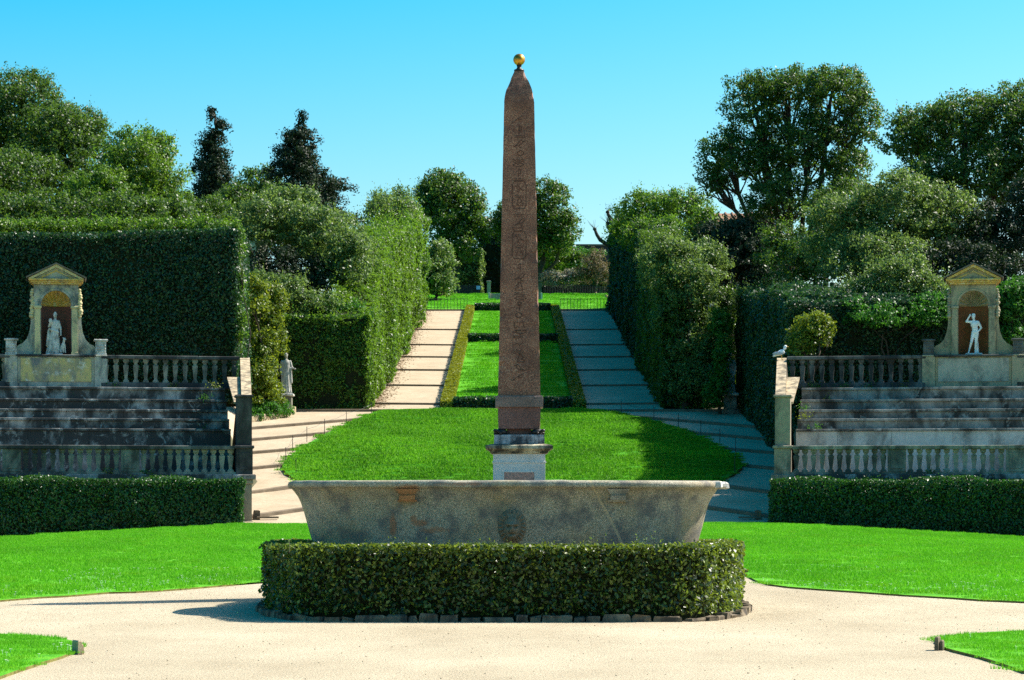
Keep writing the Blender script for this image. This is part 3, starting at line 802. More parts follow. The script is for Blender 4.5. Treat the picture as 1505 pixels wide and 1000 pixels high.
# plinth block under the shaft
MB().rings([sqring(69.5 * ok, oz(599.5), 6, .02, 1), sqring(69.5 * ok, oz(598), 6, .03, 1), sqring(69.5 * ok, oz(585), 6, .03, 2), sqring(67 * ok, oz(583), 6, .02, 2)], True, True, True).build('plinth_slab', M['granite_slab'], ob)
MB().rings([sqring(61 * ok, oz(631), 6, .02, 3), sqring(62 * ok, oz(615), 6, .02, 4), sqring(62 * ok, oz(599.5) - .002, 6, .02, 3)], True, True, True).build('plinth_block', M['granite_dark'], ob)
MB().rings([sqring(36 * ok, oz(640), 2), sqring(36 * ok, oz(631) - .001, 2)], True, True, True).build('core_block', M['granite_dark'], ob)
for sx in (-1, 1):
    for sy in (-1, 1):
        cx_, cy_ = OX + sx * 26.5 * ok, OY + sy * 26.5 * ok; z0 = oz(640); a = math.atan2(sy, sx)
        mb = MB(); mb.ell((cx_, cy_, z0 + .045), (.105, .095, .062), 14, 8)
        hx, hy = cx_ + .115 * math.cos(a), cy_ + .115 * math.sin(a)
        mb.tube([(cx_ + .07 * math.cos(a), cy_ + .07 * math.sin(a), z0 + .05), (hx, hy, z0 + .062)], [.03, .026], 8); mb.ell((hx + .018 * math.cos(a), hy + .018 * math.sin(a), z0 + .066), (.036, .036, .03), 10, 6)
        for da in (.75, -.75, 2.4, -2.4):
            mb.tube([(cx_ + .07 * math.cos(a + da), cy_ + .07 * math.sin(a + da), z0 + .04), (cx_ + .12 * math.cos(a + da), cy_ + .12 * math.sin(a + da), z0 + .012)], [.026, .02], 6)
        mb.build('bronze_tortoise', M['bronze'], ob, True)
def slabs(name, rows, mat, px=4):
    MB().rings([sqring(w * ok, oz(y), 4, .012 if i not in (0, len(rows) - 1) else .006, 7) for i, (y, w) in enumerate(rows)], True, True, True).build(name, mat, ob)
slabs('upper_plinth', [(653.5, 74), (652, 74), (641.5, 73), (640.05, 72)], M['ped_stain'])
slabs('cornice', [(668, 78), (666.5, 84), (664.5, 85), (663.5, 88), (661.5, 93), (660.5, 98), (656.5, 98), (655.5, 96), (653.55, 77)], M['ped_cornice'])
zbot = YH + (EYE - float(H(OX, OY))) * F / OY
slabs('die', [(zbot + 2, 80), (zbot - 14, 80), (zbot - 15, 76), (681.5, 76), (681, 78.5), (679, 78.5), (678.5, 76), (668.05, 76)], M['ped'])
fy = OY - 76 * ok / 2
mb = MB(); zt, zb_ = oz(693), oz(745); hw = 24 * ok
for (u0, u1, z0, z1) in ((-hw, hw, zt - .022, zt), (-hw, hw, zb_, zb_ + .022), (-hw, -hw + .022, zb_ + .022, zt - .022), (hw - .022, hw, zb_ + .022, zt - .022)):
    mb.box((OX + (u0 + u1) / 2, fy - .004, (z0 + z1) / 2), (u1 - u0, .02, z1 - z0))
mb.build('panel_frame', M['ped'], ob)
mb = MB(); mb.box((OX, fy - .002, (zt + zb_) / 2), (2 * hw - .046, .008, zt - zb_ - .046)); mb.build('inscription_panel', M['pinkstone'], ob)
# carved signs down the front face: raised strokes, the carving's shade put in their colour
def face_y(z):
    t = (z - oz(583)) / (oz(153) - oz(583)); return OY - (62 * (1 - t) + 44 * t) * ok / 2 - .0035
GLY = {
 'reed': [[(-.1, -.5), (-.1, .45), (.1, .3), (.1, -.1), (-.1, -.2)]], 'water': [[(-.5, 0), (-.3, .15), (-.1, -.1), (.1, .15), (.3, -.1), (.5, .1)], [(-.5, -.25), (-.3, -.1), (-.1, -.35), (.1, -.1), (.3, -.35), (.5, -.15)]],
 'bird': [[(-.45, .25), (-.2, .45), (0, .25), (.1, 0), (.5, -.35), (.1, -.2), (-.2, -.1), (-.3, .2), (-.45, .25)], [(-.05, -.15), (-.05, -.5), (-.25, -.5)]],
 'disc': [[(.3 * math.cos(a), .3 * math.sin(a)) for a in np.linspace(0, 2 * math.pi, 13)]], 'bar': [[(-.45, .05), (.45, .05)], [(-.45, -.15), (.45, -.15)]],
 'eye': [[(-.5, 0), (-.2, .2), (.2, .2), (.5, 0), (.2, -.2), (-.2, -.2), (-.5, 0)], [(-.08, -.02), (.08, .02)]], 'basket': [[(-.5, .15), (.5, .15), (.35, -.15), (0, -.28), (-.35, -.15), (-.5, .15)]],
 'snake': [[(-.5, -.2), (-.2, .1), (.05, -.15), (.25, .1), (.4, .35)]], 'man': [[(-.1, .5), (.1, .5), (.1, .3), (.3, .1), (.1, -.1), (.4, -.2), (.4, -.45), (-.3, -.45), (-.2, 0), (-.1, .3), (-.1, .5)]],
 'ankh': [[(0, -.5), (0, .05)], [(-.25, .05), (.25, .05)], [(0, .05), (-.2, .3), (0, .5), (.2, .3), (0, .05)]], 'house': [[(-.4, -.3), (-.4, .3), (.4, .3), (.4, -.3), (.15, -.3)]], 'adze': [[(-.5, -.4), (.0, .1), (.45, .45)], [(.0, .1), (.4, .0)]],
}
def stroke(mb, pts, w):
    for (x0, z0), (x1, z1) in zip(pts[:-1], pts[1:]):
        L = math.hypot(x1 - x0, z1 - z0)
        if L < 1e-5: continue
        nx_, nz_ = -(z1 - z0) / L * w / 2, (x1 - x0) / L * w / 2; ex, ez = (x1 - x0) / L * w * .4, (z1 - z0) / L * w * .4
        q = [(x0 - ex + nx_, z0 - ez + nz_), (x0 - ex - nx_, z0 - ez - nz_), (x1 + ex - nx_, z1 + ez - nz_), (x1 + ex + nx_, z1 + ez + nz_)]
        V = [(a, face_y(b), b) for a, b in q] + [(a, face_y(b) + .012, b) for a, b in q]
        mb.add(V, [(0, 1, 2, 3), (0, 4, 5, 1), (1, 5, 6, 2), (2, 6, 7, 3), (3, 7, 4, 0)])
kinds = list(GLY); py = 172; gi = 0
order = ['adze', 'reed', 'bar', 'bird', 'disc', 'water', 'eye', 'reed', 'bar', 'CART', 'bar', 'bird', 'basket', 'CART', 'reed', 'bird', 'man', 'bar', 'eye', 'ankh', 'disc', 'house', 'basket', 'bar', 'snake', 'water', 'man', 'bird', 'adze']
for g in order:
    mb = MB()
    if g == 'CART':
        hh, ww = 20 * ok, 10 * ok; zc_ = oz(py + 20)
        pts = [(OX + ww * sx_, zc_ + hh * sz_) for sx_, sz_ in ((-1, -.75), (-1, .75), (-.7, 1), (.7, 1), (1, .75), (1, -.75), (.7, -1), (-.7, -1), (-1, -.75))]
        stroke(mb, pts, .010)
        for gz, gg in ((.5, 'bird'), (-.1, 'bar'), (-.5, 'man')):
            for s_ in GLY[gg]: stroke(mb, [(OX + a * 13 * ok, zc_ + gz * hh + b * 11 * ok) for a, b in s_], .008)
        py += 45
    else:
        hgt = 7 if g in ('bar', 'water', 'basket', 'eye') else 14; sx_ = random.choice((-1, 1)); ox_ = OX + random.uniform(-2, 2) * ok
        for s_ in GLY[g]: stroke(mb, [(ox_ + sx_ * a * 16 * ok, oz(py + hgt * .55) + b * 12 * ok) for a, b in s_], .009)
        py += hgt
    if py > 572: break
    mb.build('hieroglyph', M['glyph'], ob)

# ------------------------------------------------------------------ carved figures
def fused(name, mb, mat, voxel=.02, smooth=4):
    me = mb.mesh(name, mat, True); t = bpy.data.objects.new('tmp', me); COL.objects.link(t)
    r = t.modifiers.new('r', 'REMESH'); r.mode = 'VOXEL'; r.voxel_size = voxel; r.use_smooth_shade = True
    s = t.modifiers.new('s', 'SMOOTH'); s.factor = .5; s.iterations = smooth
    dg = bpy.context.evaluated_depsgraph_get(); e = t.evaluated_get(dg); out = bpy.data.meshes.new_from_object(e)
    out.name = name
    bpy.data.objects.remove(t); bpy.data.meshes.remove(me)
    if not out.materials: out.materials.append(mat)
    out.polygons.foreach_set('use_smooth', [True] * len(out.polygons))
    return out
def cap(mb, a, b, r0, r1):
    a, b = np.array(a, float), np.array(b, float)
    mb.tube([a, a * .5 + b * .5, b], [r0, (r0 + r1) / 2, r1], 12); mb.ell(a, (r0,) * 3, 12, 8); mb.ell(b, (r1,) * 3, 12, 8)
def head(mb, c, s=1.0, hair=True, bun=False):
    x, y, z = c
    mb.ell((x, y, z), (.078 * s, .095 * s, .115 * s), 16, 12); mb.ell((x, y - .085 * s, z - .015 * s), (.018 * s, .03 * s, .03 * s), 8, 6)
    mb.ell((x, y - .06 * s, z - .07 * s), (.04 * s, .035 * s, .03 * s), 8, 6)
    if hair: mb.ell((x, y + .02 * s, z + .035 * s), (.092 * s, .10 * s, .10 * s), 14, 10)
    if bun: mb.ell((x, y + .11 * s, z + .02 * s), (.05, .05, .05), 10, 8); mb.ell((x, y, z + .12 * s), (.055, .05, .05), 10, 8)
def robe(mb, rows, folds=11, amp=.028, ph=0.0):
    """rows: z, cx, cy, rx, ry from hem to neck"""
    rg = []
    for k, (z, cx_, cy_, rx, ry) in enumerate(rows):
        f = amp * max(0, 1 - z / 1.45); ring = []
        for i in range(64):
            a = 2 * math.pi * i / 64; m = 1 + f / rx * (math.cos(folds * a + ph + z * 1.6) + .5 * math.cos((folds * 2 - 3) * a + z * 3))
            ring.append((cx_ + rx * m * math.cos(a), cy_ + ry * m * math.sin(a), z))
        rg.append(ring)
    mb.rings(rg, True, True, True)
def place_statue(name, label, me, loc, sc, rz, base_mat, base=(.6, .5, .08)):
    o = thing(name, label, 'statue', loc)
    b = link('figure', me, o, (loc[0], loc[1], loc[2] + base[2] * .98)); b.scale = (sc,) * 3; b.rotation_euler = (0, 0, rz)
    mb = MB(); mb.box((loc[0], loc[1], loc[2] + base[2] / 2), base, rz, .95, .012); mb.build('carved_base', base_mat, o)
    return o

# robed woman with a bundle at her shoulder
mb = MB()
robe(mb, [(0, -.06, 0, .31, .24), (.12, -.05, 0, .29, .22), (.35, -.03, 0, .255, .2), (.6, -.01, 0, .225, .185), (.85, .0, 0, .20, .17), (1.02, .01, 0, .165, .135), (1.2, .02, 0, .175, .135), (1.36, .02, 0, .18, .12), (1.45, .02, 0, .10, .08)])
cap(mb, (.02, 0, 1.4), (.03, -.01, 1.56), .062, .055); head(mb, (.03, -.02, 1.64), 1.0, True, True)
cap(mb, (.17, 0, 1.38), (.26, -.02, 1.1), .062, .05); cap(mb, (.26, -.02, 1.1), (.27, -.10, .84), .05, .036); mb.ell((.27, -.12, .80), (.04, .05, .06), 10, 8)
cap(mb, (-.14, 0, 1.38), (-.24, -.03, 1.16), .062, .052); cap(mb, (-.24, -.03, 1.16), (-.17, -.14, 1.34), .05, .04); mb.ell((-.17, -.13, 1.40), (.08, .07, .12), 12, 8)
cap(mb, (-.22, -.1, 1.05), (.14, -.13, .92), .05, .06); cap(mb, (-.25, -.06, 1.0), (-.30, -.05, .35), .05, .07)
W_WOMAN = fused('robed_figure', mb, M['marble'])
# dog sitting at her side
mb = MB()
cap(mb, (0, .08, .16), (0, -.04, .40), .10, .075); cap(mb, (0, -.05, .42), (0, -.09, .56), .055, .05); mb.ell((0, -.12, .60), (.055, .075, .055), 12, 8); cap(mb, (0, -.16, .59), (0, -.24, .575), .035, .022)
for s in (-1, 1):
    cap(mb, (s * .05, -.07, .36), (s * .055, -.11, .03), .035, .026); cap(mb, (s * .08, .08, .15), (s * .10, -.03, .05), .06, .035); mb.ell((s * .045, -.09, .66), (.018, .02, .04), 8, 6)
cap(mb, (0, .17, .07), (.10, .26, .04), .03, .018)
W_DOG = fused('dog_figure', mb, M['marble'], .014, 2)
# nude youth, one arm raised to the head, the other hand on the hip
mb = MB()
hip = (.06, 0, .92)
cap(mb, (.125, 0, .88), (.09, -.02, .48), .098, .062); cap(mb, (.09, -.02, .48), (.06, .03, .09), .064, .038); cap(mb, (.06, .02, .05), (.05, -.13, .03), .04, .03)
cap(mb, (-.03, 0, .88), (-.11, -.09, .50), .095, .06); cap(mb, (-.11, -.09, .50), (-.22, .02, .10), .06, .036); cap(mb, (-.22, .02, .05), (-.25, -.12, .03), .04, .03)
mb.ell((.05, 0, .93), (.165, .115, .12), 16, 10); mb.ell((.045, 0, 1.08), (.138, .10, .14), 16, 10); mb.ell((.02, -.01, 1.27), (.172, .118, .17), 16, 10)
for s in (-1, 1): mb.ell((.02 + s * .075, -.085, 1.31), (.075, .04, .05), 12, 8)
cap(mb, (-.13, 0, 1.39), (.17, 0, 1.38), .07, .07); cap(mb, (.0, 0, 1.42), (-.01, -.02, 1.54), .056, .052); head(mb, (-.02, -.03, 1.62))
cap(mb, (.19, 0, 1.37), (.32, .02, 1.13), .06, .045); cap(mb, (.32, .02, 1.13), (.20, -.05, .98), .045, .033); mb.ell((.17, -.06, .98), (.05, .03, .035), 10, 8)
cap(mb, (-.15, 0, 1.40), (-.34, -.04, 1.40), .06, .046); cap(mb, (-.34, -.04, 1.40), (-.20, -.07, 1.64), .045, .034); mb.ell((-.17, -.07, 1.69), (.04, .035, .06), 10, 8)
mb.ell((-.02, 0, 1.72), (.09, .09, .06), 12, 8)
cap(mb, (.13, .12, 0.0), (.12, .09, .52), .10, .075)
W_YOUTH = fused('nude_figure', mb, M['marble_white'], .016, 3)
# draped figure of the path, forearm held out
def draped(flip):
    mb = MB(); s = flip
    robe(mb, [(0, 0, 0, .25, .21), (.15, 0, 0, .235, .2), (.4, 0, 0, .215, .185), (.7, -.01 * s, 0, .205, .17), (.95, -.01 * s, 0, .19, .155), (1.15, 0, 0, .19, .145), (1.34, 0, 0, .19, .125), (1.46, 0, 0, .10, .085)], 13, .024, s)
    cap(mb, (0, 0, 1.42), (0, -.01, 1.56), .06, .055); head(mb, (0, -.02, 1.65))
    cap(mb, (.18 * s, 0, 1.38), (.25 * s, .0, 1.12), .065, .055); cap(mb, (.25 * s, 0, 1.12), (.36 * s, -.16, 1.05), .05, .036); mb.ell((.39 * s, -.19, 1.05), (.05, .04, .035), 10, 8)
    cap(mb, (-.18 * s, 0, 1.38), (-.25 * s, -.02, 1.1), .065, .055); cap(mb, (-.25 * s, -.02, 1.1), (-.22 * s, -.08, .82), .052, .04); mb.ell((-.21 * s, -.10, .78), (.04, .045, .055), 10, 8)
    cap(mb, (.2 * s, -.05, 1.08), (.22 * s, -.03, .45), .05, .075)
    return fused('draped_figure', mb, M['marble_grey'])

# ------------------------------------------------------------------ seating terraces
TA = math.radians(10)
def baluster_mesh(h, k, mat):
    mb = MB(); prof = [(0, .105), (.07, .105), (.09, .085), (.15, .055), (.22, .058), (.68, .098), (.735, .098), (.76, .06), (.82, .055), (.85, .075), (.89, .10), (1, .10)]
    mb.rings([[(sx * w * k, sy * w * k, z * h) for sx, sy in ((-1, -1), (1, -1), (1, 1), (-1, 1))] for z, w in prof], True, True, True)
    return mb.mesh('baluster', mat)

def terrace(sd):
    left = sd < 0
    side = 'left' if left else 'right'
    C = np.array((-8.87, 88.0) if left else (8.97, 88.0))
    U = np.array((sd * math.cos(TA), -math.sin(TA))); W = np.array((sd * math.sin(TA), math.cos(TA)))
    rz = TA if left else -TA
    def L(u, v, z): p = C + U * u + W * v; return (p[0], p[1], z)
    def tb(mb, u0, u1, v0, v1, z0, z1, bev=0.0):
        V = [L(u, v, z) for z in (z0, z1) for u, v in ((u0, v0), (u1, v0), (u1, v1), (u0, v1))]
        if bev:
            b = bev; V = [L(u, v, z) for z, e in ((z0, b), (z0 + b, 0), (z1 - b, 0), (z1, b)) for u, v in ((u0 + e, v0 + e), (u1 - e, v0 + e), (u1 - e, v1 - e), (u0 + e, v1 - e))]
        n = len(V) // 4; Fc = [(3, 2, 1, 0)]
        for k in range(n - 1):
            for i in range(4): Fc.append((k * 4 + i, k * 4 + (i + 1) % 4, k * 4 + 4 + (i + 1) % 4, k * 4 + 4 + i))
        Fc.append(tuple(range((n - 1) * 4, n * 4)))
        mb.add(V, Fc); return mb
    def org(u, v, z): p = C + U * u + W * v; return (float(p[0]), float(p[1]), z)
    st_t = M['tier_l'] if left else M['tier_r']; st_b = M['bal']; st_p = M['pillar_l'] if left else M['pillar_r']
    tone = 'blackened' if left else 'grey weathered'
    END = 13.6; NICHE = 6.63 if left else 6.73
    # end pillar
    g0 = .6
    o = thing('end_pillar', ('dark stone end pillar of the terrace with the dog statue niche, beside the sunlit path' if left else 'tan stone end pillar of the terrace with the nude statue niche, gull above it'), 'pillar', org(.28, .28, g0))
    tb(MB(), .03, .53, .03, .53, g0, 2.30, .01).build('shaft', M['pillar_r'], o)
    tb(MB(), -.02, .58, -.02, .58, g0, 1.05, .02).build('foot', M['pillar_r'], o)
    tb(MB(), -.02, .60, -.02, .58, 2.301, 2.46, .03).build('moulding', M['pillar_r'], o)
    tb(MB(), -.10, .70, -.12, .62, 2.461, 2.64, .03).build('cornice', M['tier_l'] if left else st_p, o)
    tb(MB(), .0, .56, .0, .56, 2.641, 3.52, .008).build('block', st_p, o)
    pn = tb(MB(), .10, .46, -.015, -.001, 2.80, 3.38, .004).build('panel', st_p, o)
    tb(MB(), -.05, .62, -.06, .60, 3.521, 3.63, .025).build('cap', st_p, o)
    tb(MB(), .02, .54, .10, .62, 3.631, 5.27, .008).build('upper_shaft', st_p, o)
    tb(MB(), -.03, .59, .05, .68, 5.271, 5.37, .025).build('upper_cap', st_p, o)
    # lower balustrade
    o = thing('balustrade', ('low balustrade in front of the blackened tiers, behind the clipped hedge' if left else 'low balustrade with pale gaps in front of the grey tiers, behind the clipped hedge'), 'balustrade', org(4, .2, g0))
    tb(MB(), .56, END, .05, .6, .1, 2.46).build('base_wall', st_b, o)
    for k in range(9):
        a_, b_ = .705 + k * 1.45, .70 + (k + 1) * 1.45 - .006
        tb(MB(), a_, min(b_, END), -.10, .6, 2.461, 2.64 + R.uniform(-.004, .004), .02).build('cornice_slab', M['tier_l'], o)
        tb(MB(), a_ - .08, min(b_, END) - .08, -.03, .40, 3.48, 3.62 + R.uniform(-.004, .004), .02).build('rail_slab', st_b if not left else M['bal_dark'], o)
    tb(MB(), .57, END, .04, .34, 2.642, 2.72).build('base_course', st_b, o)
    bm_ = baluster_mesh(3.478 - 2.722, 1.0, st_b)
    pil = [4.15, 8.1, 12.05]
    for pu in pil:
        p = tb(MB(), pu - .31, pu + .31, .02, .36, 2.721, 3.478, .008).build('pilaster', st_b, o)
        tb(MB(), pu - .20, pu + .20, .0, .019, 2.83, 3.37, .004).build('panel', st_b, p)
    lo = .60
    for pu in pil:
        hi = pu - .31; n = 11; stp = (hi - lo) / n
        for k in range(n):
            q = L(lo + (k + .5) * stp, .19, 2.721); link('baluster', bm_, o, tuple(map(float, q)), rz)
        lo = pu + .31
    # tiers of seats
    o = thing('seating_tiers', (f'{tone} stone seating tiers under the niche of ' + ('the robed woman' if left else 'the nude youth')), 'seating', org(5, 3, g0))
    zs = [4.25, 4.63, 4.98, 5.37, 5.83]; vf = [2.2, 3.0, 3.8, 4.6, 5.4]; zp = 2.2
    for k, (z, v) in enumerate(zip(zs, vf)):
        u = .60 + R.uniform(0, .3); us = [.60]
        while u < END: 
            u += R.uniform(1.2, 2.1); us.append(min(u, END))
            if us[-1] >= END: break
        for a_, b_ in zip(us[:-1], us[1:]):
            e = R.uniform(-.008, .008)
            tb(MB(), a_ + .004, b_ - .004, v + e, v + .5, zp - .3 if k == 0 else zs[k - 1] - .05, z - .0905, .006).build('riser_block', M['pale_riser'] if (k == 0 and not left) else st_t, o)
        us2 = [.60] + [x + .5 for x in us[1:-1] if x + .5 < END - .5] + [END]
        for a_, b_ in zip(us2[:-1], us2[1:]):
            tb(MB(), a_ + .003, b_ - .003, v - .07 + R.uniform(-.01, .01), (v + .80) if k < 4 else v + 2.6, z - .09, z + R.uniform(-.006, .006), .014).build('seat_slab', st_t, o)
    tb(MB(), .62, END, .62, 2.3, 2.0, 2.62).build('walk', st_t, o)
    # end parapet with its sloping coping
    o = thing('end_parapet', ('sloping pale coping wall ending the blackened tiers, next to the ivy shrub' if left else 'sloping lichened coping wall ending the grey tiers, where the gull stands'), 'parapet', org(.3, 3, g0))
    def slope_slab(u0, u1, v0, v1, za, zb2, th, name, mat):
        sk = lambda u, v: u - .062 * v if u < .5 else u
        V = [L(sk(u, v), v, z) for u, v, z in ((u0, v0, za - th), (u1, v0, za - th), (u1, v1, zb2 - th), (u0, v1, zb2 - th), (u0, v0, za), (u1, v0, za), (u1, v1, zb2), (u0, v1, zb2))]
        return part(name, V, [(3, 2, 1, 0), (4, 5, 6, 7), (0, 1, 5, 4), (1, 2, 6, 5), (2, 3, 7, 6), (3, 0, 4, 7)], mat, o)
    V = [L(.06, .62, .4), L(.57, .62, .4), L(.57, 6.9, .4), L(-.33, 6.9, .4), L(.06, .62, 5.2), L(.34, .62, 5.2), L(-.06, 6.9, 6.95), L(-.33, 6.9, 6.95)]
    part('wall', V, [(3, 2, 1, 0), (4, 5, 6, 7), (0, 1, 5, 4), (1, 2, 6, 5), (2, 3, 7, 6), (3, 0, 4, 7)], st_p, o)
    cuts = np.linspace(.70, 6.9, 6)
    for a_, b_ in zip(cuts[:-1], cuts[1:]):
        f = lambda v: 5.24 + (v - .62) / 6.28 * 1.75
        slope_slab(.03, .38, a_ + .006, b_ - .006, f(a_) + .02, f(b_) + .02, .07, 'coping_slab', M['coping'])
        if a_ < 4: slope_slab(.39, .592, a_ + .006, b_ - .006, f(a_) - .12, f(b_) - .12, .07, 'inner_coping', M['coping'])
    # upper balustrade
    o = thing('balustrade', ('upper balustrade of tapering balusters beside the yellow niche, above the blackened tiers' if left else 'upper balustrade of dark balusters beside the tan niche, above the grey tiers'), 'balustrade', org(3, 6.5, 5.83))
    um = M['bal_dark'] if not left else M['bal']
    spans = [(.02, 5.02), (8.28, END)]
    bm_ = baluster_mesh(.85, .98, M['bal_dark'] if not left else M['bal'])
    for s0, s1 in spans:
        tb(MB(), s0, s1, 6.30, 6.66, 5.84, 6.05, .02).build('base_course', M['bal_dark'], o)
        for k in range(int((s1 - s0) / 1.5) + 1):
            a_ = s0 + k * 1.5; b_ = min(s1, a_ + 1.494)
            if b_ - a_ > .05: tb(MB(), a_, b_, 6.28, 6.68, 6.902, 7.03 + R.uniform(-.004, .004), .02).build('rail_slab', M['bal_dark'], o)
        n = 14; stp = (s1 - s0) / n
        for k in range(n): q = L(s0 + (k + .5) * stp, 6.48, 6.051); link('baluster', bm_, o, tuple(map(float, q)), rz)
    # ---- niche pavilion
    col_b = M['stucco_l'] if left else M['stucco_r']; col_o = M['ochre']; red = M['red_l'] if left else M['red_r']; pil_m = M['cream'] if left else M['stucco_r']
    N0 = NICHE
    o = thing('niche_pavilion', ('grey and yellow stucco niche pavilion with ochre shell and maroon back, robed statue inside' if left else 'tan stucco niche pavilion with brown shell and rust red back, nude statue inside'), 'pavilion', org(N0, 6.9, 5.84))
    ZB = 7.04
    fx = lambda p, t: L(N0 + p[0], t, p[1])
    tb(MB(), N0 - 1.36, N0 + 1.36, 6.36, 7.9, 5.84, 6.96, .01).build('base', col_b, o)
    tb(MB(), N0 - 1.26, N0 + 1.26, 6.33, 6.359, 6.06, 6.90, .004).build('plaster_panel', M['panel_l'] if left else M['panel_r'], o)
    tb(MB(), N0 - 1.42, N0 + 1.42, 6.26, 7.9, 6.961, ZB - .002, .02).build('base_slab', M['bal_dark'], o)
    for s in (-1, 1):
        tb(MB(), N0 + s * 1.60 - .23, N0 + s * 1.60 + .23, 6.30, 6.80, 5.84, 6.97, .01).build('post', col_b, o)
        tb(MB(), N0 + s * 1.60 - .23 , N0 + s * 1.60 + .23, 6.27, 6.82, 6.971, ZB - .006, .02).build('post_cap', col_b, o)
    zsprg, ra = 8.83, .54
    arch = [(ra * math.cos(a), zsprg + ra * math.sin(a)) for a in np.linspace(0, math.pi, 19)]
    out = [(.80, ZB), (.80, 9.56), (-.80, 9.56), (-.80, ZB), (-ra, ZB)] + arch[::-1] + [(ra, ZB)]
    MB().prism(out, fx, 6.62, 7.05).build('front_wall', col_b, o)
    mb = MB(); tb(mb, N0 - .80, N0 - .60, 7.051, 7.75, ZB, 9.56); tb(mb, N0 + .60, N0 + .80, 7.051, 7.75, ZB, 9.56); tb(mb, N0 - .59, N0 + .59, 7.60, 7.75, ZB, 9.56); tb(mb, N0 - .80, N0 + .80, 6.63, 7.74, 9.561, 9.60)
    mb.build('rear_wall', col_b, o)
    # niche: half cylinder and fluted half dome
    V = []; n = 20
    for z in (ZB, zsprg):
        for k in range(n + 1): a = math.pi * k / n; V.append(L(N0 + (ra - .004) * math.cos(a), 6.70 + ra * .95 * math.sin(a), z))
    part('niche_back', V, [(k, k + 1, n + 2 + k, n + 1 + k) for k in range(n)], red, o, True)
    V = []; n, m_ = 60, 14
    for j in range(m_ + 1):
        e = math.pi / 2 * j / m_
        for k in range(n + 1):
            a = math.pi * k / n                                   # ribs fan out from the middle of the springing line
            V.append(L(N0 + (ra - .002) * math.cos(a) * math.cos(e), 6.70 + .42 * math.sin(e) + .085 * math.cos(a * 18) * math.cos(e), zsprg + (ra - .002) * math.sin(a) * math.cos(e)))
    part('shell_dome', V, [(j * (n + 1) + k, j * (n + 1) + k + 1, (j + 1) * (n + 1) + k + 1, (j + 1) * (n + 1) + k) for j in range(m_) for k in range(n)], col_o if left else M['stucco_r'], o, False)
    # arch ring and imposts, pilasters
    ring = [((ra + .07) * math.cos(a), zsprg + (ra + .07) * math.sin(a)) for a in np.linspace(0, math.pi, 19)] + [((ra + .005) * math.cos(a), zsprg + (ra + .005) * math.sin(a)) for a in np.linspace(math.pi, 0, 19)]
    MB().prism(ring, fx, 6.585, 6.619).build('arch_moulding', col_b, o)
    for s in (-1, 1):
        p = tb(MB(), N0 + s * .665 - .095, N0 + s * .665 + .095, 6.555, 6.619, ZB + .10, 8.72, .006).build('pilaster', pil_m, o)
        tb(MB(), N0 + s * .665 - .125, N0 + s * .665 + .125, 6.53, 6.619, ZB, ZB + .099, .01).build('pilaster_foot', pil_m, p)
        tb(MB(), N0 + s * .66 - .14, N0 + s * .66 + .14, 6.52, 6.619, 8.721, 8.82, .02).build('impost', pil_m, p)
        # side scroll
        sc_ = [(.801, ZB), (1.44, ZB), (1.46, ZB + .22), (1.36, ZB + .34), (1.20, ZB + .42), (1.05, ZB + .58), (.95, ZB + .85), (.91, ZB + 1.15), (.90, ZB + 1.5), (.88, ZB + 1.9), (.801, ZB + 1.95)]
        sh = [(s * a, b) for a, b in sc_]
        MB().prism(sh if s > 0 else sh[::-1], fx, 6.72, 7.1).build('scroll', col_b, o)
        mb = MB()
        for k in range(11):
            z = 9.40 - k * .095; r = .05 + .035 * math.sin(k / 10 * math.pi) + (.03 if k > 7 else 0) + R.uniform(-.012, .012)
            q = L(N0 + s * (.86 + R.uniform(-.03, .03)), 6.66 + R.uniform(-.03, .03), z); mb.ell(q, (r, r, r * .9), 9, 6)
        mb.build('garland', M['cream'] if left else col_b, o, True)
    mb = MB(); tb(mb, N0 - .84, N0 + .84, 6.50, 7.8, 9.601, 9.66, .01); tb(mb, N0 - .91, N0 + .91, 6.44, 7.85, 9.661, 9.72, .015); tb(mb, N0 - .98, N0 + .98, 6.38, 7.9, 9.721, 9.80, .02)
    mb.build('cornice', col_o, o)
    MB().prism([(-.80, 9.801), (.80, 9.801), (0, 10.19)], fx, 6.52, 7.7).build('tympanum', col_b, o)
    for s in (-1, 1):
        rk = [(s * .99, 9.802), (s * .82, 9.802), (s * .001, 10.20), (s * .001, 10.31)]
        MB().prism(rk if s > 0 else rk[::-1], fx, 6.40, 6.515).build('raking_cornice', col_o if not left else M['cream'], o)
        rf = [(s * 1.06, 9.80), (s * .001, 10.312), (s * .001, 10.37), (s * 1.08, 9.85)]
        MB().prism(rf if s > 0 else rf[::-1], fx, 6.33, 7.95).build('roof_slab', M['roof_tile'], o)
        if left:
            ik = [(s * .62, 9.815), (s * .52, 9.815), (s * .001, 10.06), (s * .001, 10.11)]
        else:
            ik = [(s * .60, 9.815), (s * .50, 9.815), (s * .001, 10.04), (s * .001, 10.09)]
        MB().prism(ik if s > 0 else ik[::-1], fx, 6.485, 6.519).build('inner_moulding', col_o, o)
    # carved planter blocks on the posts
    for s in (-1, 1):
        q = L(N0 + s * 1.60, 6.55, ZB)
        near = (s < 0)
        b = thing('planter_block', (('carved pale stone planter block' if left else 'dark square stone planter block') + (' next to the balusters' if near else ' away from the path')) + (' of the yellow pavilion' if left else ' of the tan pavilion'), 'planter', tuple(map(float, q)))
        pm = M['marble'] if left else M['bal_dark']
        tb(MB(), N0 + s * 1.60 - .21, N0 + s * 1.60 + .21, 6.36, 6.76, ZB, ZB + .06, .008).build('foot', pm, b)
        tb(MB(), N0 + s * 1.60 - .19, N0 + s * 1.60 + .19, 6.38, 6.74, ZB + .061, ZB + .50, .008).build('body', pm, b)
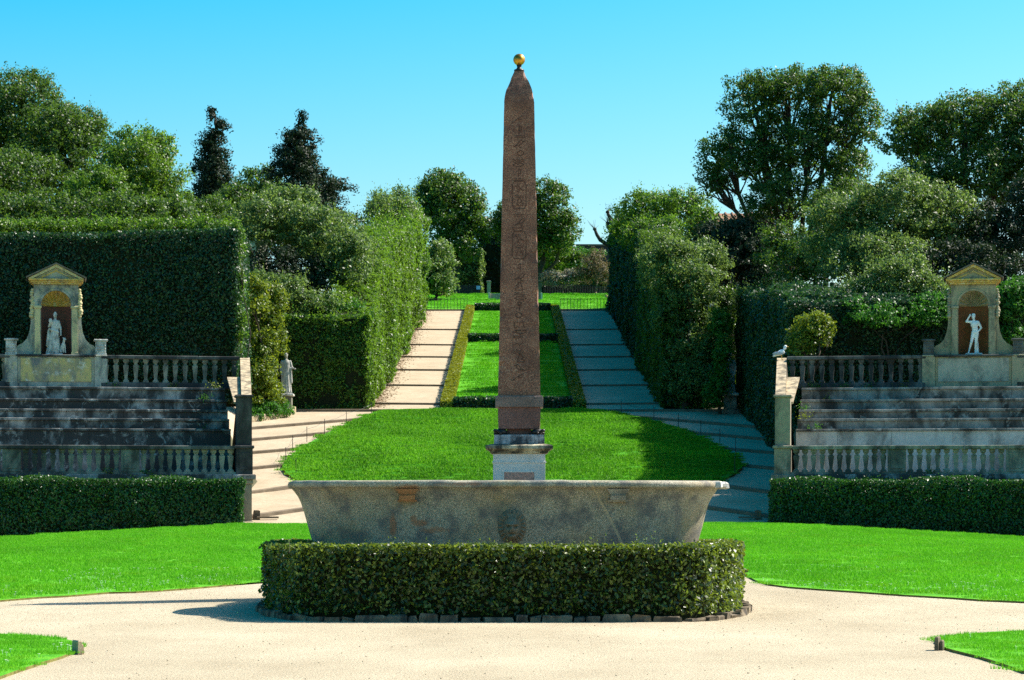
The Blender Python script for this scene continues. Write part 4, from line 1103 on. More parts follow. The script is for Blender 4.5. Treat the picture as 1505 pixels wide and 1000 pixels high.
        tb(MB(), N0 + s * 1.60 - .25, N0 + s * 1.60 + .25, 6.32, 6.80, ZB + .501, ZB + .57, .02).build('rim', pm, b)
        mb = MB()
        for i in range(4):
            for j in range(4):
                qq = L(N0 + s * 1.60 - .13 + i * .087, 6.378, ZB + .12 + j * .105); mb.ell(qq, (.04, .018, .042), 8, 6)
        mb.build('relief', pm, b, True)
    return L, N0, ZB
TLmap = terrace(-1); TRmap = terrace(1)
Lf, n0, zb = TLmap
q = Lf(n0 + .06, 6.78, zb)
s1 = place_statue('statue', 'weathered marble robed woman with a dog, standing in the maroon niche', W_WOMAN, q, .84, TA, M['marble'], (.62, .44, .06))
d = link('dog', W_DOG, s1, tuple(map(float, Lf(n0 - .24, 6.70, zb + .058)))); d.rotation_euler = (0, 0, TA + .6); d.scale = (.85,) * 3
Lf, n0, zb = TRmap
place_statue('statue', 'white marble nude youth, arm raised to his head, in the rust red niche', W_YOUTH, Lf(n0 + .02, 6.76, zb), .82, -TA, M['marble'], (.62, .44, .06))

# statues on pedestals where the hedges open beside the path
def pedestal_statue(px, flip, label, plabel, me, d):
    x = (px - CX) / F * d; z = float(H(np.array([x]), np.array([d]))[0])
    p = thing('pedestal', plabel, 'pedestal', (x, d, z))
    mb = MB(); mb.box((x, d, z + .09), (.72, .72, .22), 0, 1, .02); mb.build('foot', M['bal'], p)
    mb = MB(); mb.box((x, d, z + .525), (.58, .58, .65), 0, .97, .01); mb.build('die', M['bal'], p)
    mb = MB(); mb.box((x, d, z + .91), (.74, .74, .12), 0, 1, .03); mb.build('cap', M['marble'], p)
    place_statue('statue', label, me, (x, d, z + .97), 1.06, 0.15 * flip, M['marble_grey'], (.58, .5, .07))
pedestal_statue(420.5, 1, 'draped stone figure holding out a forearm, standing against the dark hedge', 'stone pedestal of the draped figure by the dark hedge on the sunlit path', draped(1), 122.3)
pedestal_statue(1073, -1, 'draped stone figure half hidden by leaves, on the shaded path', 'stone pedestal of the half hidden figure on the shaded path', draped(-1), 122.6)

# gull on the coping of the right terrace
Lf = TRmap[0]
gq = Lf(-.20, 6.55, 6.91)
gull = thing('gull', 'white and grey gull perched on the sloping coping', 'bird', gq)
mb = MB(); gx_, gy_, gz_ = gq
mb.tube([(gx_ - .33, gy_, gz_ + .13), (gx_ - .2, gy_, gz_ + .20), (gx_ - .05, gy_, gz_ + .27), (gx_ + .06, gy_, gz_ + .33), (gx_ + .11, gy_, gz_ + .42), (gx_ + .12, gy_, gz_ + .49)], [.02, .06, .10, .095, .062, .05], 12)
mb.ell((gx_ + .13, gy_, gz_ + .50), (.065, .055, .055), 12, 8)
part('body', *(lambda me: ([tuple(v.co) for v in me.vertices], [tuple(p.vertices) for p in me.polygons]))(fused('g', mb, M['gull'], .016, 2)), M['gull'], gull, True)
for s in (-1, 1):
    mb = MB(); mb.ell((gx_ - .14, gy_ + s * .085, gz_ + .24), (.20, .02, .065), 12, 6); mb.build('wing', M['gull_grey'], gull, True)
    mb = MB(); mb.tube([(gx_ - .01, gy_ + s * .035, gz_ + .22), (gx_ + .01, gy_ + s * .035, gz_ + .0)], .009, 6); mb.tube([(gx_ + .0, gy_ + s * .035, gz_ + .01), (gx_ + .06, gy_ + s * .045, gz_ + .01)], .01, 5); mb.build('leg', M['beak'], gull)
mb = MB(); mb.tube([(gx_ + .18, gy_, gz_ + .50), (gx_ + .26, gy_, gz_ + .485)], [.02, .007], 8); mb.build('beak', M['beak'], gull)
# ------------------------------------------------------------------ hedges
# ring of laurel round the basin, with its kerb of rough stones
OUT = [(-3.70, 38.3), (-3.45, 37.1), (-3.02, 36.2), (-2.6, 35.85), (-1.0, 35.78), (1.0, 35.78), (2.4, 35.85), (2.82, 36.2), (3.22, 37.1), (3.46, 38.3), (3.48, 40.6), (2.9, 42.0), (-3.1, 42.0), (-3.72, 40.6)]
ctr = np.array((BX, 39.2))
def hedge_ring(o_poly, thick, ztop, label, mat):
    a = np.array(o_poly); n = len(a)
    o = thing('hedge', label, 'hedge', (BX, 39.2, 0.0))
    Lv = Leaves(); Ls = .07
    inn = a + nrm(ctr - a) * thick
    for i in range(n):
        for (p, q, sgn, w) in ((a[i], a[(i + 1) % n], 1, 1.0), (inn[i], inn[(i + 1) % n], -1, .5)):
            e = q - p; ln = np.linalg.norm(e); nn = np.array((e[1], -e[0], 0)) / ln * sgn
            m = int(ln * ztop * 1.9 / (.3 * Ls * Ls) * w); t = R.uniform(0, 1, m); xy = p + e * t[:, None]; z = .10 + (ztop - .10) * R.uniform(0, 1, m) ** .9
            Pn = np.column_stack([xy, z]); dd = vnoise(Pn * 3.0, 41) * .045 + vnoise(Pn * 8, 42) * .07 - np.abs(R.normal(size=m)) * .11
            Lv.add(Pn + nn * dd[:, None], np.tile(nn, (m, 1)) + np.array((0, 0, .35)), Ls)
        quad = [a[i], a[(i + 1) % n], inn[(i + 1) % n], inn[i]]
        ar = np.linalg.norm(a[i] - a[(i + 1) % n]) * thick; m = int(ar * 2.2 / (.3 * Ls * Ls))
        s, t = R.uniform(0, 1, m)[:, None], R.uniform(0, 1, m)[:, None]
        xy = (quad[0] * (1 - s) + quad[1] * s) * (1 - t) + (quad[3] * (1 - s) + quad[2] * s) * t
        Pn = np.column_stack([xy, np.full(m, ztop)]); Pn[:, 2] += vnoise(Pn * 4, 43) * .035 - np.abs(R.normal(size=m)) * .05
        Lv.add(Pn, np.tile((0, 0, 1.), (m, 1)), Ls)
    k = 60; t = R.uniform(0, 1, k); x = R.uniform(-3.3, 3.1, k); b = np.column_stack([x, R.uniform(35.95, 36.5, k), np.full(k, ztop)])
    sprigs(Lv, b, np.column_stack([R.normal(size=(k, 2)) * .3, np.ones(k)]), R.uniform(.03, .10, k), Ls * .8, 3)
    Lv.build('foliage', mat, o, .85)
    ci, co = inn + nrm(inn - ctr) * .16, a - nrm(a - ctr) * .20
    V = [(x, y, z) for ring, z in ((co, .02), (co, ztop - .12), (ci, ztop - .12), (ci, .02)) for x, y in ring]
    Fc = [(k_ * n + i, k_ * n + (i + 1) % n, (k_ + 1) * n + (i + 1) % n, (k_ + 1) * n + i) for k_ in range(3) for i in range(n)]
    part('inner_twigs', V, Fc, M['twig'], o)
    # a few wild stalks that stick out of the top
    mb = MB(); Lw = Leaves()
    for px, hh in ((868, .14), (890, .19), (938, .15), (957, .20), (948, .12), (425, .08)):
        x = (px - CX) / F * 36.1; p0 = np.array((x, 36.1, ztop - .1)); p1 = p0 + np.array((R.normal() * .02, 0, hh + .1)); mb.tube([p0, (p0 + p1) / 2 + R.normal(size=3) * .008, p1], [.005, .004, .002], 5)
        sprigs(Lw, p0[None] + np.array((0, 0, .1)), (p1 - p0)[None], np.array([hh]), .045, 9)
    mb.build('stalks', M['bark_pale'], o); Lw.build('stalk_leaves', M['l_olive'], o, .8)
    return o
hedge_ring(OUT, .72, 1.06, 'clipped laurel hedge ringing the granite basin, on a kerb of rough stones', M['l_box'])
kerb = thing('stone_kerb', 'kerb of small rough stones at the foot of the basin hedge', 'kerb', (BX, 39.2, 0.0))
KO = np.array(OUT) + nrm(np.array(OUT) - ctr) * .05
for i in range(len(KO)):
    p, q = KO[i], KO[(i + 1) % len(KO)]; e = q - p; ln = np.linalg.norm(e); s = 0
    while s < ln - .08:
        l = min(R.uniform(.12, .46), ln - s); c = p + e * (s + l / 2) / ln; hgt = R.uniform(.05, .105); mb = MB()
        mb.box((0, 0, hgt / 2 - .03), (l - .015, R.uniform(.12, .17), hgt + .06), 0, R.uniform(.88, .97), .018)
        V = np.array(mb.V); V += R.normal(size=V.shape) * .012
        link('kerb_stone', meshdata('kerb_stone', V, mb.F, M['kerb']), kerb, (c[0], c[1], float(H(c[0], c[1]))), math.atan2(e[1], e[0]) + R.normal() * .03); s += l

# clipped hedges in front of the terraces
def terr_poly(sd, u0, u1, v0, v1):
    C = np.array((-8.87, 88.0) if sd < 0 else (8.97, 88.0)); U = np.array((sd * math.cos(TA), -math.sin(TA))); W = np.array((sd * math.sin(TA), math.cos(TA)))
    p = [tuple(C + U * u + W * v) for u, v in ((u0, v0), (u1, v0), (u1, v1), (u0, v1))]
    return p if sd > 0 else p[::-1]
flat = lambda z: (lambda x, y: np.full(np.shape(x), z, float))
hedge('hedge', 'long low clipped hedge in front of the blackened terrace, at the lawn edge', terr_poly(-1, .42, 13.6, -1.75, -.35), flat(2.46), M['l_front'], .10, 2.2, .14, .18, bulge_scale=.8, shag=.15, shagn=3)
hedge('hedge', 'long low clipped hedge in front of the grey terrace, at the lawn edge', terr_poly(1, -.02, 13.6, -1.75, -.35), flat(2.43), M['l_front'], .10, 2.2, .14, .18, bulge_scale=.8, shag=.15, shagn=3)

# tall clipped hedge walls behind the terraces
hedge('hedge', 'huge dark clipped hedge wall behind the yellow niche pavilion', rect(-24, 96.8, -10.35, 101.5), lambda x, y: 11.85 + .02 * (x + 17), M['l_ilex'], .125, 2.4, .16, .3, shag=.7, shagn=3.0, top_bulge=.3, base=flat(5.5), bulge_scale=1.2)
hedge('hedge', 'dark clipped hedge wall behind the upper balustrade of the grey terrace', rect(10.6, 97.4, 26, 100.5), lambda x, y: 9.3 + .035 * (x - 10), M['l_ilex'], .125, 2.4, .22, .3, shag=.9, shagn=3.0, top_bulge=.5, base=flat(5.5), bulge_scale=1.0)
# hedge blocks facing the cross path
hedge('hedge', 'dark clipped hedge block facing the path beside the draped statue', rect(-13.5, 124.3, -6.85, 129.5), lambda x, y: 10.8 + 0 * x, M['l_lush'], .15, 2.3, .3, .3, shag=1.5, shagn=5.0, top_bulge=.9, bulge_scale=1.1)
hedge('hedge', 'dark clipped hedge block on the shaded path, behind the half hidden statue', rect(10.98, 100.9, 15.5, 126), lambda x, y: 9.9 + .076 * (y - 101), M['l_ilex'], .15, 2.3, .18, .3, shag=.9, shagn=4.0, top_bulge=.4, bulge_scale=1.1, base=lambda x, y: 1.0 + SL * (y - Y0))
# tall hedges along the ramps, in sections
secs = [(124.6, 146, 7.9, 'near'), (146.3, 168, 7.4, 'middle'), (168.3, 196.5, 7.0, 'far')]
words_l = ['tall sunlit hedge of the pale ramp, lowest section beside the dark block', 'tall sunlit hedge of the pale ramp, middle section', 'tall sunlit hedge of the pale ramp, topmost section with rounded top']
words_r = ['tall shady hedge of the shaded ramp, lowest section behind the loose shrubs', 'tall shady hedge of the shaded ramp, middle section', 'tall shady hedge of the shaded ramp, topmost section']
for k, (a_, b_, hh, _) in enumerate(secs):
    bul = lambda x, y, hh=hh, a_=a_, b_=b_, k=k: H(x, y) + hh - (3.4 * (1 - np.clip((y - 124) / 22, 0, 1)) if k == 0 else 0) + (.6 * np.sin(np.clip((y - a_) / (b_ - a_), 0, 1) * math.pi) if k == 2 else 0)
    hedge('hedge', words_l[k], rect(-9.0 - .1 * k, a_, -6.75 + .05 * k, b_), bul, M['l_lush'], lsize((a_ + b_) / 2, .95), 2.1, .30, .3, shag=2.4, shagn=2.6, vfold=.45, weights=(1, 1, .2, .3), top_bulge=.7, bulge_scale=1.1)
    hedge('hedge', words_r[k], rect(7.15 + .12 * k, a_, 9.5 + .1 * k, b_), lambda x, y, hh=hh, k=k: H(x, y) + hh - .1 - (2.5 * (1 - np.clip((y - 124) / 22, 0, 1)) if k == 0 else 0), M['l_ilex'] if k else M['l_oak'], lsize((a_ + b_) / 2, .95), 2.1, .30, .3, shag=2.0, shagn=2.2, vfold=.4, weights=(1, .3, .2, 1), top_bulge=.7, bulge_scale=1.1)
# low box edging of the parterre
low = lambda h: (lambda x, y: H(x, y) + h)
for sgn, nm in ((-1, 'sunlit low box edging along the pale ramp'), (1, 'low box edging along the shaded ramp')):
    x0 = PX[0] if sgn < 0 else PX[1] - .6
    hedge('box_edging', nm, rect(x0, YR + .35, x0 + .6, YT + .3), low(.42), M['l_low'], .15, 2.4, .04, .08, core_inset=.12, jit=.3)
for yy, nm in ((YR + .35, 'low box edging across the foot of the parterre, above the grass bank'), (164.0, 'low box edging across the middle of the parterre'), (YT - .8, 'low box edging across the head of the parterre')):
    hedge('box_edging', nm, rect(PX[0] + .64, yy, PX[1] - .64, yy + .85), low(.58), M['l_ilex'], .15, 2.2, .05, .12, core_inset=.12)
# dark clipped walls far up the hill behind the lawn
hedge('hedge', 'black-green hedge arch at the top of the axis, right behind the obelisk', rect((706 - CX) / F * 226, 226, (840 - CX) / F * 226, 232), lambda x, y: H(x, y) + 7.6 - .25 * np.abs(x), M['l_dark'], .27, 2.0, .4, .4, shag=1., shagn=.5, top_bulge=.8)
hedge('hedge', 'dusty green hedge beside the dark arch at the hilltop', rect((672 - CX) / F * 222, 222, (709 - CX) / F * 222, 226), lambda x, y: H(x, y) + 4.6, M['l_olive'], .26, 2.0, .3, .4, top_bulge=.6)

# ------------------------------------------------------------------ trees and shrubs (centre and half size read from the photograph, at their own distances)
lb = lobe
G1 = 'trees above the clipped hedges'
tree('holm_oak', 'broad dark holm oak rising highest over the huge hedge wall', [lb(-70, 205, 95, 100, 122), lb(25, 190, 80, 85, 121), lb(85, 232, 75, 75, 119), lb(0, 275, 110, 55, 116), lb(120, 200, 40, 42, 120)], M['l_oak'], 120, -10, 1, 12, 1.1, ragged=.1, shag=22, shag_n=420, trunk=.4, group=G1)
tree('holm_oak', 'lower yellow-green holm oak beside the broad dark one', [lb(195, 262, 62, 68, 114), lb(235, 290, 45, 50, 113), lb(150, 292, 60, 45, 112), lb(225, 225, 30, 35, 115)], M['l_lush'], 114, 200, 1, 11, 1.15, ragged=.12, shag=24, shag_n=300, trunk=.3, group=G1)
def conifer(label, px, ytop, ybot, rx, d, mat, base_y, lean=0, holes=.9, group=None, name='conifer'):
    c0, c1 = P(px, ybot, d), P(px + lean, ytop, d); k = d / F; lobes = []
    n = 9
    for i in range(n):
        t = i / (n - 1); c = c0 * (1 - t) + c1 * t; w = rx * .62 * ((1 - t) ** .62 * (.72 + .28 * min(1, t / .22)) + .10)
        lobes.append((c + np.array((R.normal() * .07 * k * rx, 0, 0)), (w * k, w * k, (ybot - ytop) / n * .85 * k)))
    o = thing(name, label, 'tree', (c0[0], d, float(H(c0[0], d))), group); Lv = Leaves(); L = lsize(d, .95)
    tips = crown(Lv, lobes, L, 8.5 * k, holes, .3, .2, .18); Lv.build('crown', mat, o, .6, .5)
    mb = MB(); mb.tube([(c0[0], d, float(H(c0[0], d)) - .3), c0, (c0 + c1) / 2, c1], [.3, .26, .16, .04], 8)
    for tp in tips:
        for j in R.integers(0, len(tp), 4): tt = np.clip((tp[j][2] - .5 - c0[2]) / (c1[2] - c0[2]), 0, 1); s = c0 * (1 - tt) + c1 * tt; mb.tube([s, (s + tp[j]) / 2 + np.array((0, 0, .1)), tp[j]], [.06, .045, .02], 5)
    mb.build('trunk', M['bark'], o, True)
conifer('dark spire-shaped conifer standing alone on the skyline', 314, 172, 326, 62, 190, M['l_dark'], 340, 3, 1.4)
conifer('leaning dark evergreen with ragged upswept tips on the skyline', 462, 184, 370, 112, 158, M['l_dark'], 360, -24, 1.4, name='evergreen_tree')
tree('holm_oak', 'dark rounded oak between the two skyline spires', [lb(378, 290, 45, 40, 168), lb(345, 310, 35, 35, 166), lb(412, 315, 35, 40, 165)], M['l_oak'], 167, 380, 1, 11, 1.1, ragged=.08)
tree('holm_oak', 'light feathery evergreen foliage behind the hedge block, under the leaning evergreen', [lb(400, 335, 60, 45, 134), lb(465, 352, 55, 50, 133), lb(505, 390, 45, 50, 131), lb(525, 400, 34, 52, 135), lb(495, 350, 40, 36, 140), lb(430, 300, 40, 25, 136)], M['l_olive'], 133, 440, 1, 11, 1.1, ragged=.1, shag=24, shag_n=260)
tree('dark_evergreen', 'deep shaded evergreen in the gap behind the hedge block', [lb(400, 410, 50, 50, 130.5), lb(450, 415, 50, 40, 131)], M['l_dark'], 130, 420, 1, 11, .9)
tree('shrub', 'sunny loose shrub growing over the top of the dark hedge block', [lb(420, 440, 38, 34, 126.3), lb(465, 455, 35, 26, 126.3), lb(385, 435, 26, 34, 126)], M['l_olive'], 124, 420, 1, 9, 1.1, ragged=.1, shag=26, shag_n=160, cat='shrub', trunk=.12)
tree('shrub', 'bright green shoots over the hedge top beside the sunny loose shrub', [lb(492, 462, 22, 14, 126.5), lb(522, 462, 20, 16, 127)], M['l_bright'], 126, 500, 1, 9, 1.0, ragged=.1, shag=20, shag_n=60, cat='shrub', trunk=.1)
tree('shrub', 'tall ivy-like shrub with yellowing leaves in the kerbed bed by the sloping coping', [lb(380, 490, 30, 50, 120.5), lb(384, 548, 26, 50, 120.2), lb(372, 440, 24, 36, 119.5), lb(398, 585, 18, 26, 120.4), lb(404, 500, 16, 40, 121), lb(375, 570, 28, 40, 119.6), lb(400, 445, 22, 30, 121)], M['l_yellow'], 120, 392, .95, 8.5, 1.25, ragged=.06, cat='shrub', trunk=.12, per=1.1)
tree('shrub', 'fresh green undergrowth at the foot of the ivy-like shrub', [lb(388, 606, 26, 14, 119.8), lb(412, 604, 18, 12, 120.6), lb(370, 612, 20, 14, 119)], M['l_bright'], 119, 392, .9, 6, 1.5, cat='shrub', trunk=.05, shag=10, shag_n=60)
tree('ivy_column', 'ivy climbing the sunlit corner of the huge hedge wall', [lb(346, 365, 14, 38, 97.4), lb(348, 430, 12, 45, 97.4), lb(350, 490, 14, 40, 97.2)], M['l_lush'], 97, 354, .9, 7, 1.2, cat='ivy', trunk=.05)
tree('shrub', 'sunlit shoots growing along the top of the huge hedge wall', [lb(x_, 334, 46, 9, 98.6) for x_ in (-10, 70, 150, 230, 300)], M['l_lush'], 98, 150, .95, 8, 1.3, cat='shrub', trunk=.06, shag=18, shag_n=300)
tree('shrub', 'dark leafy shrub between the loose grey-green shrub and the shaded hedge block', [lb(1066, 470, 24, 46, 128), lb(1068, 540, 24, 60, 127.5), lb(1056, 590, 22, 26, 127)], M['l_oak'], 127, 1066, .95, 9, 1.4, cat='shrub', trunk=.1)
# behind the lawn at the hilltop
tree('holm_oak', 'round-headed oak with open lower boughs left of the obelisk at the hilltop', [lb(662, 318, 52, 58, 214), lb(630, 305, 28, 35, 214), lb(697, 330, 26, 42, 213), lb(655, 280, 38, 28, 215), lb(670, 365, 40, 28, 213)], M['l_oak'], 214, 672, .95, 10, 1.15, ragged=.06, trunk=.3, up=.45)
tree('laurel', 'pale leafy laurel at the end of the sunlit hedge', [lb(642, 390, 28, 32, 203), lb(648, 420, 26, 22, 203), lb(632, 410, 22, 30, 202)], M['l_olive'], 203, 642, .95, 9, 1.2, trunk=.15)
tree('holm_oak', 'spreading oak right behind the obelisk at the hilltop', [lb(800, 312, 44, 48, 214), lb(828, 345, 26, 34, 213), lb(765, 335, 34, 50, 215), lb(800, 360, 36, 26, 214), lb(738, 330, 18, 30, 216)], M['l_oak'], 214, 790, .95, 10, 1.1, ragged=.06, trunk=.3, up=.45)
tree('shrub', 'silvery pale shrub by the dark fence at the hilltop', [lb(815, 412, 22, 13, 212), lb(838, 410, 18, 13, 212)], M['l_grey'], 212, 820, .9, 7, 1.2, cat='shrub', trunk=.08)
tree('shrub', 'green shrub under the spreading hilltop oak', [lb(815, 385, 30, 24, 217), lb(845, 388, 22, 18, 217)], M['l_oak'], 217, 825, .95, 9, 1.2, cat='shrub', trunk=.1)
tree('shrub', 'dry brown twiggy shrub by the shaded hedge end', [lb(876, 392, 24, 26, 211), lb(890, 410, 16, 20, 210), lb(860, 405, 16, 16, 211)], M['l_brown'], 211, 876, .6, 8, .5, cat='shrub', trunk=.08, bark=M['bark_pale'], n_tw=26)
tree('laurel', 'tuft of evergreen on the skyline above the sunlit hedge end', [lb(575, 325, 42, 36, 178), lb(560, 300, 18, 18, 180), lb(590, 290, 12, 14, 182)], M['l_olive'], 178, 575, .95, 10, 1.1, shag=24, shag_n=110)
# right of the axis
tree('holm_oak', 'yellow-olive bushy oak over the shaded ramp hedge', [lb(945, 318, 42, 34, 158), lb(1000, 312, 46, 30, 156), lb(1035, 340, 28, 36, 150), lb(965, 350, 48, 30, 152), lb(920, 345, 26, 34, 160)], M['l_lush'], 155, 980, 1, 11, 1.1, ragged=.1, shag=22, shag_n=240)
tree('shrub', 'loose grey-green shrub growing out of the shaded hedge corner', [lb(985, 395, 48, 45, 125), lb(1020, 430, 38, 45, 124), lb(992, 455, 36, 50, 125.0), lb(1018, 505, 38, 50, 124.4), lb(1008, 560, 32, 42, 124.4), lb(1045, 545, 26, 50, 123.6), lb(1042, 395, 34, 40, 127), lb(1030, 560, 30, 42, 123.8)], M['l_olive'], 124, 1000, 1, 10, 1.15, ragged=.08, shag=26, shag_n=320, cat='shrub', trunk=.18)
tree('shrub', 'fresh green bush lit beside the half hidden statue', [lb(1058, 560, 15, 42, 121.8), lb(1063, 520, 13, 28, 121.8), lb(1058, 480, 18, 26, 123), lb(1048, 585, 16, 22, 121.9)], M['l_bright'], 122, 1056, .9, 7, 1.3, cat='shrub', trunk=.08)
tree('airy_oak', 'tall airy oak with sky showing through, over the grey terrace', [lb(1110, 160, 46, 52, 138), lb(1160, 135, 48, 38, 138), lb(1222, 140, 55, 42, 137), lb(1262, 190, 36, 55, 137), lb(1065, 235, 36, 46, 139), lb(1120, 240, 55, 50, 138), lb(1190, 220, 58, 55, 137), lb(1245, 270, 45, 45, 136), lb(1150, 300, 60, 42, 136), lb(1050, 275, 26, 26, 139)], M['l_oak'], 137, 1170, 1, 11, 1.05, .3, solid=.55, ragged=.10, trunk=.34, n_tw=12, up=.4)
tree('holm_oak', 'massive dark oak at the edge of the wood behind the tan pavilion', [lb(1345, 210, 52, 52, 124), lb(1415, 195, 62, 55, 123), lb(1495, 190, 62, 68, 122), lb(1370, 280, 60, 55, 122), lb(1460, 270, 70, 60, 121), lb(1550, 230, 70, 90, 121)], M['l_oak'], 122, 1440, 1, 12, 1.0, ragged=.12, shag=20, shag_n=300, trunk=.4)
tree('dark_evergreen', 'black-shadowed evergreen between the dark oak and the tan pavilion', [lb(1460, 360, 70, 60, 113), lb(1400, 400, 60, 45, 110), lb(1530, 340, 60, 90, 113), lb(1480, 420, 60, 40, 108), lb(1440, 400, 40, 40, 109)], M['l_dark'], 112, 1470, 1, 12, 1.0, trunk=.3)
tree('olive_tree', 'rounded grey-green tree swelling over the hedge behind the upper balustrade', [lb(1250, 345, 70, 62, 114), lb(1320, 325, 75, 65, 113), lb(1390, 335, 55, 60, 113), lb(1290, 385, 80, 40, 111)], M['l_olive'], 113, 1310, 1, 11, 1.15, ragged=.07, shag=24, shag_n=340, trunk=.3)
tree('stone_pine', 'dark pine with bare trunk behind the clipped hedge block', [lb(1082, 375, 48, 36, 134), lb(1120, 385, 36, 38, 134), lb(1090, 345, 40, 22, 135), lb(1058, 400, 34, 42, 136), lb(1130, 420, 40, 34, 133)], M['l_dark'], 134, 1092, 1, 11, 1.1, trunk=.42)
tree('shrub', 'feathery shrub with tall shoots left of the tan pavilion', [lb(1320, 425, 50, 42, 103), lb(1365, 445, 38, 40, 102.6), lb(1270, 445, 42, 36, 103), lb(1345, 400, 20, 24, 103)], M['l_olive'], 103, 1320, 1, 9, 1.2, ragged=.1, shag=44, shag_n=260, cat='shrub', trunk=.12)
tree('shrub', 'green leafy patch across the clipped hedge left of the tan pavilion', [lb(1300, 470, 60, 22, 97.5), lb(1370, 462, 36, 30, 97.4), lb(1255, 458, 20, 18, 97.5)], M['l_bright'], 97, 1310, .95, 8, .8, ragged=.1, cat='shrub', trunk=.08)
tree('shrub', 'round yellow-leaved bush behind the upper balustrade near the gull', [lb(1190, 492, 32, 30, 96.4), lb(1205, 480, 20, 22, 96.2), lb(1178, 508, 22, 20, 96.4)], M['l_yellow'], 96, 1190, .95, 8, 1.25, cat='shrub', trunk=.1)
tree('shrub', 'bright green bush right against the tan pavilion', [lb(1483, 455, 24, 38, 97.2), lb(1505, 440, 30, 34, 97.5), lb(1490, 500, 26, 22, 97)], M['l_bright'], 97, 1490, .95, 8, 1.2, cat='shrub', trunk=.1)
tree('shrub', 'shoots standing along the top of the shaded hedge block', [lb(1110, 432, 30, 10, 124), lb(1150, 428, 30, 12, 124)], M['l_olive'], 124, 1130, .9, 7, .9, shag=28, shag_n=90, cat='shrub', trunk=.06)
tree('dark_evergreen', 'dark mass of evergreens filling the wood behind the olive-green tree', [lb(1200, 390, 70, 50, 121), lb(1150, 370, 40, 45, 124), lb(1230, 320, 50, 50, 128)], M['l_oak'], 122, 1200, 1, 12, .9, trunk=.25)
tree('dark_evergreen', 'dark wood behind the broad holm oak and the huge hedge', [lb(0, 330, 80, 45, 110), lb(90, 325, 80, 42, 110), lb(180, 322, 70, 36, 109), lb(250, 325, 45, 30, 110), lb(300, 325, 45, 36, 118)], M['l_oak'], 112, 100, 1, 12, 1.0, trunk=.3, shag=18, shag_n=160)

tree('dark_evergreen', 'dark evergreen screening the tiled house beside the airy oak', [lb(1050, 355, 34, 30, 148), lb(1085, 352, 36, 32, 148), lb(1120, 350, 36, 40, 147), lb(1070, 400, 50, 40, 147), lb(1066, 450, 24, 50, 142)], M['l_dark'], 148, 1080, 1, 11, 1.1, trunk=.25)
hedge('hedge', 'long dark hedge closing the hilltop left of the dark arch', rect((560 - CX) / F * 226, 227, (705 - CX) / F * 226, 230), lambda x, y: H(x, y) + 5.2, M['l_dark'], .27, 2.0, .4, .4, top_bulge=.8)
hedge('hedge', 'long dark hedge closing the hilltop behind the dark iron fence', rect((842 - CX) / F * 226, 227, (930 - CX) / F * 226, 230), lambda x, y: H(x, y) + 3.6, M['l_oak'], .27, 2.0, .4, .4, top_bulge=.5)
# pollarded bare tree
o = thing('pollard_tree', 'bare pollarded tree with knobbly stumps over the shaded hedge end', 'tree', (float(P(908, 400, 190)[0]), 190.0, float(H(7.8, 190))))
mb = MB(); b0 = np.array(ORG[o.name]); pt = lambda a, b: P(a, b, 190)
mb.tube([b0 - np.array((0, 0, .3)), pt(908, 400), pt(905, 362)], [.35, .3, .24], 8)
for br in (((905, 362), (893, 360), (882, 353), (877, 345), (874, 337)), ((905, 362), (904, 345), (898, 340), (893, 333), (893, 328)), ((904, 345), (908, 335), (907, 322), (906, 312)), ((904, 343), (900, 325), (894, 316), (893, 312))):
    mb.tube([pt(*q) for q in br], np.linspace(.19, .10, len(br)), 7); e = pt(*br[-1]); mb.ell(e, (.15, .15, .13), 8, 6)
mb.build('trunk', M['bark'], o, True)
mb = MB()
for c in ((874, 337), (893, 328), (906, 312), (893, 312)):
    for k in range(9): e = pt(*c); t = e + np.array((R.normal() * .3, R.normal() * .3, R.uniform(.3, .8))); mb.tube([e, t], [.014, .006], 4)
mb.build('shoots', M['bark'], o)
# ------------------------------------------------------------------ buildings and fences at the hilltop
def gable_house(name, label, x0, x1, y0, y1, z0, ze, zr, wall, roof):
    o = thing(name, label, 'building', ((x0 + x1) / 2, (y0 + y1) / 2, z0))
    mb = MB(); mb.box(((x0 + x1) / 2, (y0 + y1) / 2, (z0 + ze) / 2), (x1 - x0, y1 - y0, ze - z0)); mb.build('wall', wall, o)
    ym = (y0 + y1) / 2
    for s, ya in ((-1, y0 - .5), (1, y1 + .5)):
        V = [(x0 - .5, ya, ze - .1), (x1 + .5, ya, ze - .1), (x1 + .5, ym, zr), (x0 - .5, ym, zr)]; V += [(a, b, c + .18) for a, b, c in V]
        rf = part('roof', V, [(3, 2, 1, 0), (4, 5, 6, 7), (0, 1, 5, 4), (1, 2, 6, 5), (2, 3, 7, 6), (3, 0, 4, 7)], roof, o)
        mb = MB()
        for k in range(int((x1 - x0 + 1) / .45)):
            x = x0 - .4 + k * .45; mb.tube([(x, ya, ze + .10), (x, ym, zr + .20)], .09, 6)
        mb.build('tile_row', roof, rf)
    for k in range(3):
        xx = x0 + (x1 - x0) * (k + .5) / 3; mb = MB(); mb.box((xx, y0 - .03, ze - 1.6), (.9, .08, 1.4)); mb.build('window', M['iron'], o)
q = P(1072, 312, 172)
gable_house('farm_house', 'roof of a tiled house showing between the oaks', q[0] - 2, q[0] + 2, 170, 177, float(H(q[0], 172)), q[2] - 1.1, q[2] - .1, M['house'], M['terracotta'])
q = P(315, 318, 215)
gable_house('farm_house', 'low tiled house roof glimpsed under the spire-shaped conifer', q[0] - 4, q[0] + 4, 213, 220, float(H(q[0], 215)), q[2] - .9, q[2] + .1, M['house'], M['terracotta'])
